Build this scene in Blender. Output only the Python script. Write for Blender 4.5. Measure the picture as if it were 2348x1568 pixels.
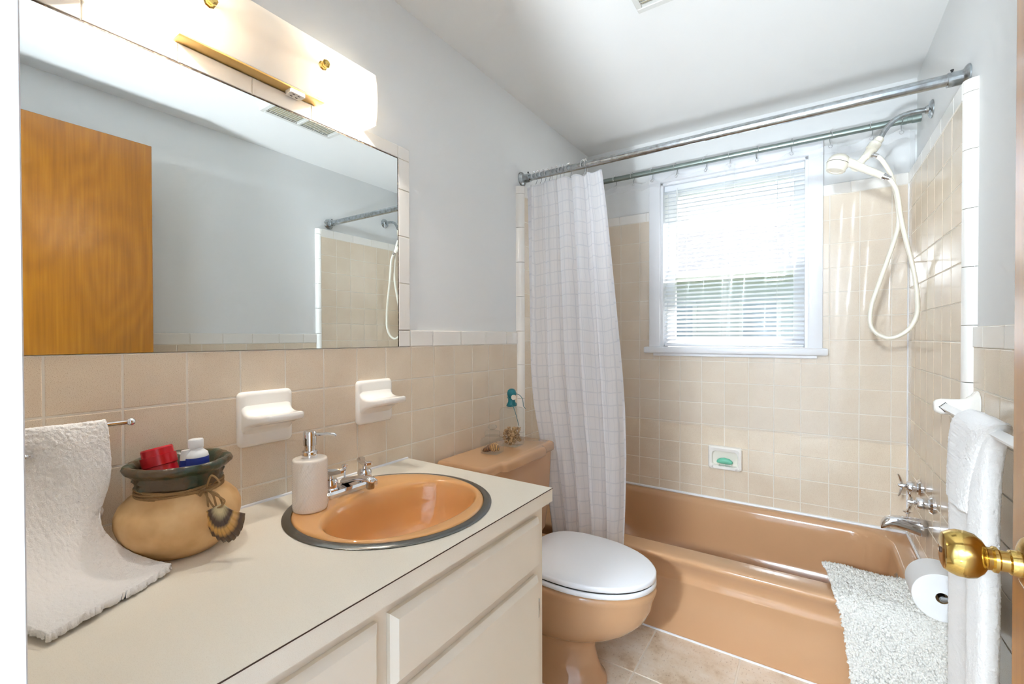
import bpy, bmesh, math, random
from mathutils import Vector, Matrix, noise as mnoise

for o in list(bpy.data.objects):
    bpy.data.objects.remove(o, do_unlink=True)
sc = bpy.context.scene
COL = sc.collection
PI = math.pi
R = math.radians

# ------------------------------------------------------------------ camera
CAM = Vector((1.129, -0.2052, 1.1891))
yaw, pitch, roll, FPX = 0.5855, -0.0095, -0.0026, 1033.17
fw = Vector((-math.sin(yaw) * math.cos(pitch), math.cos(yaw) * math.cos(pitch), math.sin(pitch)))
r0 = Vector((math.cos(yaw), math.sin(yaw), 0))
u0 = r0.cross(fw)
rt = r0 * math.cos(roll) + u0 * math.sin(roll)
up = rt.cross(fw)
cam = bpy.data.cameras.new('camera')
cam.sensor_width = 36
cam.sensor_fit = 'HORIZONTAL'
cam.lens = FPX * 36 / 2348
cam.clip_start = 0.01
camo = bpy.data.objects.new('camera', cam)
COL.objects.link(camo)
m = Matrix((rt, up, -fw)).transposed().to_4x4()
m.translation = CAM
camo.matrix_world = m
sc.camera = camo

# ------------------------------------------------------------------ light and exposure
sc.view_settings.view_transform = 'Standard'
sc.view_settings.look = 'None'
sc.view_settings.gamma = 1
sc.view_settings.use_curve_mapping = False
sc.view_settings.exposure = 2.27
SKY = 0.06
SUN = 4.0
BULB = 19.0
SPOT_FILL = 105.0  # power of the added fill spot in the hallway
HALL_FILL = 98.0  # power of the added overhead fill in the hallway
w = bpy.data.worlds.new('sky')
sc.world = w
w.use_nodes = True
nt = w.node_tree
bg = nt.nodes['Background']
sky = nt.nodes.new('ShaderNodeTexSky')
sky.sky_type = 'NISHITA'
sky.sun_disc = False
sky.sun_elevation = R(50)
sky.sun_rotation = R(-28)
sky.air_density = 1.0
sky.dust_density = 2.5
nt.links.new(sky.outputs[0], bg.inputs[0])
bg.inputs[1].default_value = SKY
sl = bpy.data.lights.new('sun', 'SUN')
sl.energy = SUN
sl.angle = R(0.6)
sl.color = (1, 0.95, 0.86)
so = bpy.data.objects.new('sun', sl)
COL.objects.link(so)
so.location = (2.5, 6, 7)
so.rotation_euler = Vector((-0.42, -0.74, -1.15)).to_track_quat('-Z', 'Y').to_euler()
c = sc.cycles
c.max_bounces = 9
c.diffuse_bounces = 5
c.glossy_bounces = 4
c.transmission_bounces = 4
c.transparent_max_bounces = 14
c.caustics_reflective = False
c.caustics_refractive = False
c.sample_clamp_indirect = 6
c.blur_glossy = 0.5
c.use_adaptive_sampling = True
c.adaptive_threshold = 0.075
c.adaptive_min_samples = 18

# ------------------------------------------------------------------ materials
def lin(rgb):
    out = []
    for v in rgb:
        v /= 255
        out.append(v / 12.92 if v <= 0.04045 else ((v + 0.055) / 1.055) ** 2.4)
    return (out[0], out[1], out[2], 1)

class NT:
    def __init__(s, name):
        s.m = bpy.data.materials.new(name)
        s.m.use_nodes = True
        s.t = s.m.node_tree
        s.b = s.t.nodes['Principled BSDF']
        s.out = s.t.nodes['Material Output']
    def n(s, typ, **kw):
        x = s.t.nodes.new(typ)
        for k, v in kw.items():
            setattr(x, k, v)
        return x
    def l(s, a, b):
        s.t.links.new(a, b)
    def math(s, op, a, b=None):
        x = s.n('ShaderNodeMath', operation=op)
        for i, v in enumerate((a, b)):
            if v is None:
                continue
            if isinstance(v, (int, float)):
                x.inputs[i].default_value = v
            else:
                s.l(v, x.inputs[i])
        return x.outputs[0]
    def mixc(s, fac, a, b):
        x = s.n('ShaderNodeMix', data_type='RGBA')
        for i, v in ((0, fac), (6, a), (7, b)):
            if isinstance(v, (int, float, tuple)):
                x.inputs[i].default_value = v
            else:
                s.l(v, x.inputs[i])
        return x.outputs[2]
    def ramp(s, fac, stops):
        x = s.n('ShaderNodeValToRGB')
        el = x.color_ramp.elements
        while len(el) < len(stops):
            el.new(0.5)
        for e, (p, col) in zip(el, stops):
            e.position = p
            e.color = col if len(col) == 4 else (*col, 1)
        s.l(fac, x.inputs[0])
        return x.outputs[0]
    def pos(s):
        return s.n('ShaderNodeNewGeometry').outputs['Position']
    def noise(s, scale, detail=2, vec=None, rough=0.5, stretch=None):
        x = s.n('ShaderNodeTexNoise')
        x.inputs['Scale'].default_value = scale
        x.inputs['Detail'].default_value = detail
        x.inputs['Roughness'].default_value = rough
        v = vec if vec is not None else s.pos()
        if stretch:
            mp = s.n('ShaderNodeMapping')
            mp.inputs['Scale'].default_value = stretch
            s.l(v, mp.inputs[0])
            v = mp.outputs[0]
        s.l(v, x.inputs['Vector'])
        return x.outputs[0]
    def bump(s, h, strength, dist=0.001):
        x = s.n('ShaderNodeBump')
        x.inputs['Strength'].default_value = strength
        x.inputs['Distance'].default_value = dist
        s.l(h, x.inputs['Height'])
        s.l(x.outputs[0], s.b.inputs['Normal'])

def M(name, rgb, rough=0.5, metal=0.0, spec=0.5, var=None, bump=None, coat=0.0, sheen=0.0, emis=None):
    """var=(scale, other rgb, low, high): noise blotches; bump=(scale, strength, distance)"""
    t = NT(name)
    b = t.b
    b.inputs['Base Color'].default_value = lin(rgb)
    b.inputs['Roughness'].default_value = rough
    b.inputs['Metallic'].default_value = metal
    b.inputs['Specular IOR Level'].default_value = spec
    b.inputs['Coat Weight'].default_value = coat
    b.inputs['Coat Roughness'].default_value = 0.08
    b.inputs['Sheen Weight'].default_value = sheen
    if var:
        f = t.noise(var[0], 3)
        f = t.ramp(f, [(var[2], (0, 0, 0)), (var[3], (1, 1, 1))])
        t.l(t.mixc(f, lin(rgb), lin(var[1])), b.inputs['Base Color'])
    if bump:
        t.bump(t.noise(bump[0], 3), bump[1], bump[2])
    if emis:
        b.inputs['Emission Color'].default_value = lin(emis[0])
        b.inputs['Emission Strength'].default_value = emis[1]
    return t.m

mt = {}
mt['paint'] = M('wall_paint', (231, 232, 231), 0.55, bump=(260, 0.05, 0.001))
mt['ceil'] = M('ceiling_paint', (232, 232, 230), 0.6, bump=(200, 0.05, 0.001))
mt['grout'] = M('grout', (232, 224, 210), 0.9, bump=(300, 0.2, 0.001))
mt['white_tile'] = M('white_tile', (238, 234, 227), 0.16)
mt['trim'] = M('white_trim_paint', (236, 237, 240), 0.35)
mt['jamb_darkened'] = M('darkened_jamb_trim', (206, 208, 211), 0.4)  # trim paint darkened on the jamb to offset strong hallway light
mt['porc_white'] = M('white_ceramic', (242, 238, 230), 0.1)
mt['porc'] = M('peach_porcelain', (201, 157, 117), 0.09, coat=0.25)
mt['porc_sink'] = M('peach_sink_enamel', (226, 167, 105), 0.09, coat=0.25)
mt['seat'] = M('white_plastic_seat', (244, 246, 250), 0.3)
mt['chrome'] = M('chrome', (225, 225, 228), 0.06, 1.0)
mt['chrome_dull'] = M('worn_chrome', (186, 193, 198), 0.22, 1.0, var=(60, (150, 150, 148), 0.4, 0.75))
mt['rod_dark'] = M('dull_green_grey_rod', (140, 152, 147), 0.35, 0.8)
mt['steel'] = M('brushed_steel_ring', (125, 125, 122), 0.25, 1.0)
mt['brass'] = M('polished_brass', (206, 174, 100), 0.12, 1.0)
mt['gold_pan'] = M('golden_lamp_pan', (222, 184, 112), 0.35, 0.3)
mt['laminate'] = M('cream_laminate', (235, 227, 211), 0.42, var=(900, (226, 216, 198), 0.5, 0.7))
mt['seam'] = M('dark_laminate_seam', (62, 42, 30), 0.7)
mt['cab'] = M('painted_cabinet', (232, 222, 205), 0.42, bump=(140, 0.12, 0.001))
mt['black'] = M('matte_black', (30, 28, 27), 0.6)
mt['dark_edge'] = M('desilvered_edge', (66, 54, 40), 0.6, var=(90, (160, 140, 110), 0.5, 0.7))
mt['terry'] = M('white_terry', (238, 235, 231), 0.95, spec=0.1, sheen=0.5, bump=(520, 0.6, 0.002))
mt['shag'] = M('white_shag', (232, 228, 220), 0.95, spec=0.1, sheen=0.6)
mt['slat'] = M('white_blind_slat', (238, 242, 248), 0.4)
mt['cord'] = M('blind_cord', (235, 235, 235), 0.8)
mt['cream_plastic'] = M('cream_plastic', (238, 232, 216), 0.28)
mt['soap'] = M('green_soap', (120, 204, 172), 0.4)
mt['clay'] = M('pale_clay', (226, 184, 128), 0.5, var=(22, (206, 158, 100), 0.4, 0.75), bump=(90, 0.15, 0.002))
mt['collar'] = M('green_brown_glaze', (92, 72, 48), 0.28, var=(34, (52, 66, 50), 0.45, 0.62), bump=(60, 0.5, 0.004))
mt['twine'] = M('tan_twine', (150, 116, 74), 0.9, bump=(500, 0.6, 0.002))
mt['dispenser'] = M('pearl_white_ceramic', (236, 226, 212), 0.22, coat=0.3)
mt['red'] = M('red_plastic', (196, 22, 36), 0.25)
mt['blue'] = M('blue_label', (38, 58, 148), 0.4)
mt['white_plastic'] = M('white_plastic', (242, 242, 240), 0.3)
mt['teal'] = M('teal_wax', (22, 112, 122), 0.3, bump=(120, 0.2, 0.002))
mt['tag'] = M('shell_tag', (214, 206, 190), 0.5)
mt['pebble'] = M('tan_chips', (196, 160, 112), 0.6, var=(120, (150, 112, 70), 0.4, 0.65))
mt['paper'] = M('white_tissue_paper', (228, 227, 226), 0.95, spec=0.1, bump=(200, 0.1, 0.001))
mt['siding'] = M('pale_siding', (214, 218, 224), 0.7)
mt['siding_blue'] = M('pale_blue_pane', (168, 184, 206), 0.3)
mt['roof'] = M('grey_shingle', (128, 132, 140), 0.9, var=(14, (100, 104, 112), 0.4, 0.6))
mt['hall'] = M('hall_paint', (190, 194, 199), 0.6)
mt['hall_floor'] = M('hall_floor', (190, 190, 190), 0.8)
mt['grass'] = M('lawn', (110, 128, 84), 0.95)
mt['grey_vent'] = M('vent_metal', (212, 211, 206), 0.45)
mt['vent_dark'] = M('vent_slat', (176, 164, 132), 0.5)

def tile_mat(name, base, spk, blotch):
    t = NT(name)
    f = t.ramp(t.noise(820, 2), [(0.56, (0, 0, 0)), (0.66, (1, 1, 1))])
    g = t.ramp(t.noise(9, 3), [(0.35, (0, 0, 0)), (0.7, (1, 1, 1))])
    c1 = t.mixc(g, lin(base), lin(blotch))
    sp = t.math('MULTIPLY', f, 0.75)
    t.l(t.mixc(sp, c1, lin(spk)), t.b.inputs['Base Color'])
    t.b.inputs['Roughness'].default_value = 0.14
    t.b.inputs['Specular IOR Level'].default_value = 0.5
    t.bump(t.noise(14, 2), 0.10, 0.003)
    return t.m
mt['tile'] = tile_mat('beige_speckled_tile', (232, 217, 195), (188, 158, 124), (226, 209, 186))

def floor_mat():
    t = NT('stone_floor_tile')
    f = t.ramp(t.noise(9, 6, rough=0.65), [(0.35, lin((236, 227, 213))), (0.55, lin((224, 208, 186))), (0.7, lin((198, 174, 144)))])
    g = t.ramp(t.noise(150, 3, stretch=(1, 0.5, 1)), [(0.6, (0, 0, 0)), (0.72, (1, 1, 1))])
    k = t.math('MULTIPLY', g, 0.5)
    t.l(t.mixc(k, f, lin((150, 118, 84))), t.b.inputs['Base Color'])
    t.b.inputs['Roughness'].default_value = 0.3
    t.bump(t.noise(60, 3), 0.15, 0.002)
    return t.m
mt['floor_tile'] = floor_mat()

def wood_mat():
    t = NT('honey_birch_veneer')
    n1 = t.noise(1.5, 1.5, stretch=(1, 2.2, 0.8))
    s = t.math('SINE', t.math('MULTIPLY', n1, 75))
    f1 = t.math('MULTIPLY', t.math('ADD', s, 1), 0.5)
    f2 = t.noise(30, 4, stretch=(1, 3.5, 0.12))
    f = t.math('ADD', t.math('MULTIPLY', f1, 0.16), t.math('MULTIPLY', f2, 0.84))
    col = t.ramp(f, [(0.25, lin((138, 82, 8))), (0.55, lin((154, 95, 11))), (0.8, lin((168, 108, 18)))])
    t.l(col, t.b.inputs['Base Color'])
    t.b.inputs['Roughness'].default_value = 0.3
    t.b.inputs['Coat Weight'].default_value = 1.0
    t.b.inputs['Coat Roughness'].default_value = 0.2
    return t.m
mt['wood'] = wood_mat()

def mirror_mat():
    t = NT('mirror_silver')
    t.b.inputs['Base Color'].default_value = (0.86, 0.885, 0.875, 1)
    t.b.inputs['Metallic'].default_value = 1
    t.b.inputs['Roughness'].default_value = 0.0
    return t.m
mt['mirror'] = mirror_mat()

def sheer_mat():
    t = NT('sheer_curtain_check')
    uv = t.n('ShaderNodeUVMap').outputs[0]
    sp = t.n('ShaderNodeSeparateXYZ')
    t.l(uv, sp.inputs[0])
    dist = t.math('MULTIPLY', t.math('SUBTRACT', t.noise(9, 2), 0.5), 0.02)
    def lines(src, scale, wd):
        x = t.math('FRACT', t.math('MULTIPLY', t.math('ADD', src, dist), scale))
        return t.math('LESS_THAN', x, wd)
    a = lines(sp.outputs[0], 21.0, 0.10)
    b = lines(sp.outputs[1], 23.0, 0.09)
    a2 = lines(sp.outputs[0], 47.0, 0.07)
    g = t.math('MAXIMUM', t.math('MAXIMUM', a, b), a2)
    dif = t.n('ShaderNodeBsdfDiffuse')
    t.l(t.mixc(g, lin((250, 250, 253)), lin((234, 235, 239))), dif.inputs[0])
    tr = t.n('ShaderNodeBsdfTranslucent')
    t.l(t.mixc(g, lin((250, 250, 254)), lin((222, 224, 231))), tr.inputs[0])
    tp = t.n('ShaderNodeBsdfTransparent')
    m1 = t.n('ShaderNodeMixShader')
    m1.inputs[0].default_value = 0.5
    t.l(dif.outputs[0], m1.inputs[1]); t.l(tr.outputs[0], m1.inputs[2])
    m2 = t.n('ShaderNodeMixShader')
    t.l(t.math('SUBTRACT', 0.12, t.math('MULTIPLY', g, 0.08)), m2.inputs[0])
    t.l(m1.outputs[0], m2.inputs[1]); t.l(tp.outputs[0], m2.inputs[2])
    t.l(m2.outputs[0], t.out.inputs[0])
    return t.m
mt['sheer'] = sheer_mat()

def clear_mat(name, haze, gloss, rough, tint=(1, 1, 1, 1), bump=None):
    t = NT(name)
    tp = t.n('ShaderNodeBsdfTransparent'); tp.inputs[0].default_value = tint
    dif = t.n('ShaderNodeBsdfTranslucent'); dif.inputs[0].default_value = (0.9, 0.9, 0.92, 1)
    df2 = t.n('ShaderNodeBsdfDiffuse'); df2.inputs[0].default_value = (0.9, 0.9, 0.92, 1)
    dm = t.n('ShaderNodeMixShader'); dm.inputs[0].default_value = 0.5
    t.l(dif.outputs[0], dm.inputs[1]); t.l(df2.outputs[0], dm.inputs[2])
    gl = t.n('ShaderNodeBsdfGlossy'); gl.inputs['Roughness'].default_value = rough
    fr = t.n('ShaderNodeLayerWeight'); fr.inputs[0].default_value = 0.5
    frv = t.math('ADD', t.math('MULTIPLY', t.math('POWER', fr.outputs['Facing'], 4.0), 0.85), 0.035)
    if bump:
        bp = t.n('ShaderNodeBump')
        bp.inputs['Strength'].default_value = bump[1]
        bp.inputs['Distance'].default_value = bump[2]
        t.l(t.noise(bump[0], 3, stretch=(1, 1, 0.4)), bp.inputs['Height'])
        t.l(bp.outputs[0], gl.inputs['Normal'])
        t.l(bp.outputs[0], fr.inputs['Normal'])
    m1 = t.n('ShaderNodeMixShader'); m1.inputs[0].default_value = haze
    t.l(tp.outputs[0], m1.inputs[1]); t.l(dm.outputs[0], m1.inputs[2])
    m2 = t.n('ShaderNodeMixShader')
    t.l(t.math('MULTIPLY', frv, gloss), m2.inputs[0])
    t.l(m1.outputs[0], m2.inputs[1]); t.l(gl.outputs[0], m2.inputs[2])
    t.l(m2.outputs[0], t.out.inputs[0])
    return t.m
mt['vinyl'] = clear_mat('clear_vinyl', 0.17, 0.25, 0.16, bump=(9, 0.06, 0.01))
mt['vinyl_hem'] = clear_mat('vinyl_hem', 0.18, 0.3, 0.2)
mt['glass'] = clear_mat('clear_glass', 0.05, 1.0, 0.02, (0.97, 0.985, 0.975, 1))
mt['pane'] = clear_mat('window_glass', 0.0, 1.0, 0.01)

def shade_mat():
    t = NT('frosted_acrylic')
    tr = t.n('ShaderNodeBsdfTranslucent'); tr.inputs[0].default_value = (0.94, 0.92, 0.88, 1)
    df = t.n('ShaderNodeBsdfDiffuse'); df.inputs[0].default_value = (0.86, 0.84, 0.8, 1)
    tp = t.n('ShaderNodeBsdfTransparent')
    a = t.n('ShaderNodeMixShader'); a.inputs[0].default_value = 0.4
    t.l(df.outputs[0], a.inputs[1]); t.l(tr.outputs[0], a.inputs[2])
    b = t.n('ShaderNodeMixShader'); b.inputs[0].default_value = 0.03
    t.l(a.outputs[0], b.inputs[1]); t.l(tp.outputs[0], b.inputs[2])
    t.l(b.outputs[0], t.out.inputs[0])
    return t.m
mt['shade'] = shade_mat()
mt['bulb'] = M('lit_bulb', (255, 240, 215), 0.4, emis=((255, 236, 208), 5.0))
mt['fill_glass'] = M('glowing_fill_glass', (255, 246, 230), 0.4, emis=((255, 244, 228), 6.0))  # glow for the added hallway fill light

def shell_mat(name, a, b, scale):
    t = NT(name)
    wv = t.n('ShaderNodeTexWave')
    wv.inputs['Scale'].default_value = scale
    wv.inputs['Distortion'].default_value = 6
    t.l(t.pos(), wv.inputs['Vector'])
    t.l(t.mixc(wv.outputs[1], lin(a), lin(b)), t.b.inputs['Base Color'])
    t.b.inputs['Roughness'].default_value = 0.35
    return t.m
mt['shell'] = shell_mat('striped_shell', (222, 170, 96), (92, 56, 30), 60)
mt['shell_dark'] = shell_mat('dark_shell', (70, 42, 28), (150, 104, 66), 50)
def scallop_mat():
    t = NT('banded_scallop')
    sp = t.n('ShaderNodeSeparateXYZ')
    t.l(t.n('ShaderNodeUVMap').outputs[0], sp.inputs[0])
    f = t.ramp(t.math('ADD', sp.outputs[1], t.math('MULTIPLY', t.math('SUBTRACT', t.noise(60, 2), 0.5), 0.12)), [(0.2, lin((206, 186, 140))), (0.42, lin((84, 66, 54))), (0.52, lin((74, 56, 46))), (0.62, lin((204, 156, 84))), (0.74, lin((196, 146, 76))), (0.85, lin((80, 60, 48))), (1.0, lin((104, 82, 60)))])
    t.l(f, t.b.inputs['Base Color'])
    t.b.inputs['Roughness'].default_value = 0.35
    return t.m
mt['scallop'] = scallop_mat()

# ------------------------------------------------------------------ geometry helpers
class G:
    """a bag of vertices and faces"""
    def __init__(s):
        s.v, s.f, s.uv = [], [], None
    def add(s, v, f):
        k = len(s.v)
        s.v += [Vector(p) for p in v]
        s.f += [tuple(i + k for i in q) for q in f]
        return s
    def merge(s, g):
        return s.add(g.v, g.f)
    def xf(s, mat):
        s.v = [mat @ p for p in s.v]
        return s
    def move(s, x, y, z):
        d = Vector((x, y, z))
        s.v = [p + d for p in s.v]
        return s

def from_bm(bm):
    g = G()
    bm.verts.index_update()
    g.v = [v.co.copy() for v in bm.verts]
    g.f = [tuple(v.index for v in f.verts) for f in bm.faces]
    bm.free()
    return g

def box(x0, x1, y0, y1, z0, z1, bev=0.0, seg=1):
    bm = bmesh.new()
    bmesh.ops.create_cube(bm, size=1)
    for v in bm.verts:
        v.co = Vector((x0 + (v.co.x + 0.5) * (x1 - x0), y0 + (v.co.y + 0.5) * (y1 - y0), z0 + (v.co.z + 0.5) * (z1 - z0)))
    if bev:
        bmesh.ops.bevel(bm, geom=bm.edges[:], offset=bev, segments=seg, profile=0.5, affect='EDGES')
    return from_bm(bm)

def loft(rings, close=True, cap0=True, cap1=True):
    g = G()
    n = len(rings[0])
    for r in rings:
        g.v += [Vector(p) for p in r]
    for i in range(len(rings) - 1):
        for j in range(n if close else n - 1):
            k = (j + 1) % n
            g.f.append((i * n + j, i * n + k, (i + 1) * n + k, (i + 1) * n + j))
    if cap0:
        g.f.append(tuple(range(n - 1, -1, -1)))
    if cap1:
        b = (len(rings) - 1) * n
        g.f.append(tuple(b + i for i in range(n)))
    return g

def lathe(prof, n=32, origin=(0, 0, 0), axis=(0, 0, 1), cap0=True, cap1=True, fn=None):
    q = Vector((0, 0, 1)).rotation_difference(Vector(axis).normalized()).to_matrix()
    o = Vector(origin)
    rings = []
    for (r, z) in prof:
        ring = []
        for i in range(n):
            a = 2 * PI * i / n
            rr = max(r, 1e-5)
            if fn:
                rr = fn(rr, z, a)
            ring.append(o + q @ Vector((rr * math.cos(a), rr * math.sin(a), z)))
        rings.append(ring)
    return loft(rings, True, cap0, cap1)

def smooth_path(pts, k=6, closed=False):
    P = [Vector(p) for p in pts]
    out = []
    n = len(P)
    rng = n if closed else n - 1
    for i in range(rng):
        if closed:
            p0, p1, p2, p3 = P[(i - 1) % n], P[i], P[(i + 1) % n], P[(i + 2) % n]
        else:
            p0, p1, p2, p3 = P[max(i - 1, 0)], P[i], P[i + 1], P[min(i + 2, n - 1)]
        for j in range(k):
            t = j / k
            out.append(0.5 * ((2 * p1) + (-p0 + p2) * t + (2 * p0 - 5 * p1 + 4 * p2 - p3) * t * t + (-p0 + 3 * p1 - 3 * p2 + p3) * t ** 3))
    if not closed:
        out.append(P[-1])
    return out

def tube(pts, r, n=10, closed=False):
    P = [Vector(p) for p in pts]
    m_ = len(P)
    rad = r if isinstance(r, list) else [r] * m_
    rings = []
    t_prev = None
    nrm = None
    for i in range(m_):
        if closed:
            t = (P[(i + 1) % m_] - P[(i - 1) % m_]).normalized()
        else:
            t = (P[min(i + 1, m_ - 1)] - P[max(i - 1, 0)]).normalized()
        if nrm is None:
            a = Vector((0, 0, 1)) if abs(t.z) < 0.9 else Vector((1, 0, 0))
            nrm = (a - t * a.dot(t)).normalized()
        else:
            q = t_prev.rotation_difference(t)
            nrm = q @ nrm
            nrm = (nrm - t * nrm.dot(t)).normalized()
        b = t.cross(nrm)
        rings.append([P[i] + (nrm * math.cos(2 * PI * j / n) + b * math.sin(2 * PI * j / n)) * rad[i] for j in range(n)])
        t_prev = t
    if closed:
        rings.append(rings[0])
        return loft(rings, True, False, False)
    return loft(rings)

def rrect(x0, x1, y0, y1, r, z, k=6):
    r = min(r, (x1 - x0) / 2 - 1e-4, (y1 - y0) / 2 - 1e-4)
    out = []
    for cx, cy, a0 in ((x1 - r, y1 - r, 0), (x0 + r, y1 - r, 90), (x0 + r, y0 + r, 180), (x1 - r, y0 + r, 270)):
        for i in range(k + 1):
            a = R(a0 + 90 * i / k)
            out.append(Vector((cx + r * math.cos(a), cy + r * math.sin(a), z)))
    return out

def ell(cx, cy, a, b, z, n=64, p=2.0):
    out = []
    for i in range(n):
        t = 2 * PI * i / n
        ct, st = math.cos(t), math.sin(t)
        out.append(Vector((cx + a * math.copysign(abs(ct) ** (2 / p), ct), cy + b * math.copysign(abs(st) ** (2 / p), st), z)))
    return out

def sphere(c_, r, sub=3, sc_=(1, 1, 1)):
    bm = bmesh.new()
    bmesh.ops.create_icosphere(bm, subdivisions=sub, radius=r)
    g = from_bm(bm)
    g.v = [Vector((p.x * sc_[0], p.y * sc_[1], p.z * sc_[2])) + Vector(c_) for p in g.v]
    return g

def grid(nu, nv, fn):
    g = G()
    g.uv = []
    for j in range(nv + 1):
        for i in range(nu + 1):
            g.v.append(Vector(fn(i / nu, j / nv)))
            g.uv.append((i / nu, j / nv))
    for j in range(nv):
        for i in range(nu):
            a = j * (nu + 1) + i
            g.f.append((a, a + 1, a + nu + 2, a + nu + 1))
    return g

WL = {}
def _link(o, parent, wl):
    COL.objects.link(o)
    if parent is not None:
        o.parent = parent
        o.location = wl - WL[parent.name]
    else:
        o.location = wl
    WL[o.name] = wl
    return o

def mesh_of(name, g, mats, angle=35, smooth=True):
    me = bpy.data.meshes.new(name)
    me.from_pydata([tuple(p) for p in g.v], [], g.f)
    for mm in (mats if isinstance(mats, list) else [mats]):
        me.materials.append(mm)
    if g.uv:
        uvl = me.uv_layers.new(name='UVMap')
        for lp in me.loops:
            uvl.data[lp.index].uv = g.uv[lp.vertex_index]
    if smooth:
        me.polygons.foreach_set('use_smooth', [True] * len(me.polygons))
        if angle:
            me.set_sharp_from_angle(angle=R(angle))
    me.update()
    return me

def fixn(g):
    """make outward normals consistent on a closed shape"""
    bm = bmesh.new()
    vs = [bm.verts.new(p) for p in g.v]
    for f in g.f:
        try:
            bm.faces.new([vs[i] for i in f])
        except ValueError:
            pass
    bmesh.ops.recalc_face_normals(bm, faces=bm.faces[:])
    return from_bm(bm)

def put(name, g, mat, parent=None, label=None, cat=None, group=None, kind=None, angle=35, smooth=True, fix=True, origin=None):
    """one mesh object built in world coordinates"""
    if fix and not g.uv:
        g = fixn(g)
    xs = [p.x for p in g.v]; ys = [p.y for p in g.v]; zs = [p.z for p in g.v]
    wl = Vector(origin) if origin else Vector(((min(xs) + max(xs)) / 2, (min(ys) + max(ys)) / 2, min(zs)))
    g.v = [p - wl for p in g.v]
    o = bpy.data.objects.new(name, mesh_of(name, g, mat, angle, smooth))
    _link(o, parent, wl)
    tag(o, label, cat, group, kind)
    return o

def tag(o, label=None, cat=None, group=None, kind=None):
    if label: o['label'] = label
    if cat: o['category'] = cat
    if group: o['group'] = group
    if kind: o['kind'] = kind
    return o

def thing(name, loc, label, cat, group=None, kind=None):
    o = bpy.data.objects.new(name, None)
    o.empty_display_size = 0.02
    _link(o, None, Vector(loc))
    return tag(o, label, cat, group, kind)

def inst(name, me, loc, parent):
    o = bpy.data.objects.new(name, me)
    return _link(o, parent, Vector(loc))

# ------------------------------------------------------------------ room measures
S = 0.11                       # tile pitch
ZM = 1.16                      # mirror foot / wainscot line
CEIL = 2.29
W, YB = 1.4755, 2.3266         # tile faces of the tub alcove
XL = 0.025                     # tile face of the left alcove wall
PXR, PXL, PYB = 1.503, -0.007, 2.352   # painted faces
YAL, YAR = 1.542, 1.497         # front edges of the alcove tiling
YN = -0.125                    # inner face of the door wall
XW = 1.495                     # right wainscot face
ZT = 1.838                     # top of alcove field tile
ZTT = 1.888                    # top of alcove trim
RIM = 0.345

# ---- structure shells
wall_left = put('wall_left', box(PXL - 0.1, PXL, -0.25, PYB + 0.1, 0, CEIL), mt['paint'], kind='structure', smooth=False,
                label='white painted wall behind the mirror and vanity')
wall_right = put('wall_right', box(PXR, PXR + 0.1, -0.25, PYB + 0.1, 0, CEIL), mt['paint'], kind='structure', smooth=False,
                 label='white painted wall with towel bar and shower plumbing')
WX0, WX1, WZ0, WZ1 = 0.437, 1.117, 1.137, 2.035      # window opening
g = G()
for a in ((PXL, WX0, 0, CEIL), (WX1, PXR, 0, CEIL), (WX0, WX1, 0, WZ0), (WX0, WX1, WZ1, CEIL)):
    g.merge(box(a[0], a[1], PYB, PYB + 0.13, a[2], a[3]))
wall_back = put('wall_back', g, mt['paint'], kind='structure', smooth=False, label='white painted end wall with the window above the tub')
DX0, DX1, DZ = 0.632, 1.3745, 2.062                   # door opening
g = G()
for a in ((PXL, DX0 - 0.02, 0, CEIL), (DX1 + 0.02, PXR, 0, CEIL), (DX0 - 0.02, DX1 + 0.02, DZ + 0.02, CEIL)):
    g.merge(box(a[0], a[1], YN - 0.115, YN, a[2], a[3]))
wall_front = put('wall_front', g, mt['paint'], kind='structure', smooth=False, label='white painted wall around the doorway')
put('ceiling', box(PXL - 0.1, PXR + 0.1, -0.25, PYB + 0.13, CEIL, CEIL + 0.08), mt['ceil'], kind='structure', smooth=False, label='smooth white ceiling')
floor = put('floor', box(PXL - 0.1, PXR + 0.1, -0.25, PYB + 0.1, -0.08, -0.002), mt['grout'], kind='structure', smooth=False, label='beige stone tile floor')

# ---- tiles as pieces
TM = {}
def tile_mesh(wd, ht, th, mat, key, name, round_=0.0016):
    k = (round(wd, 4), round(ht, 4), key)
    if k in TM:
        return TM[k]
    e = round_
    t = th
    g = G()
    rings = []
    for (i, z) in ((0, 0), (0, t - e), (e * 0.35, t - e * 0.3), (e, t)):
        rings.append([(i, i, z), (wd - i, i, z), (wd - i, ht - i, z), (i, ht - i, z)])
    g = loft(rings, True, False, True)
    me = (g, mat)
    TM[k] = me
    return me

def place_tile(name, parent, frame, u, v, wd, ht, th, mat, key):
    """frame = (origin, U, V, N); shared mesh data per size and frame"""
    o, U, V, N = frame
    kk = (round(wd, 4), round(ht, 4), key, tuple(U), tuple(N))
    if kk not in TM:
        g, _ = tile_mesh(wd, ht, th, mat, key, name)
        h = G()
        h.v = [U * p[0] + V * p[1] + N * p[2] for p in g.v]
        h.f = list(g.f)
        if U.cross(V).dot(N) < 0:
            h.f = [tuple(reversed(q)) for q in h.f]
        TM[kk] = mesh_of(name, h, mat, 30, smooth=False)
    return inst(name, TM[kk], o + U * u + V * v, parent)

def cut(rect, hole):
    u0, u1, v0, v1 = rect
    a0, a1, b0, b1 = hole
    if u1 <= a0 or u0 >= a1 or v1 <= b0 or v0 >= b1:
        return [rect]
    out = []
    if u0 < a0: out.append((u0, a0, v0, v1))
    if u1 > a1: out.append((a1, u1, v0, v1))
    m0, m1 = max(u0, a0), min(u1, a1)
    if v0 < b0: out.append((m0, m1, v0, b0))
    if v1 > b1: out.append((m0, m1, b1, v1))
    return out

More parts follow.
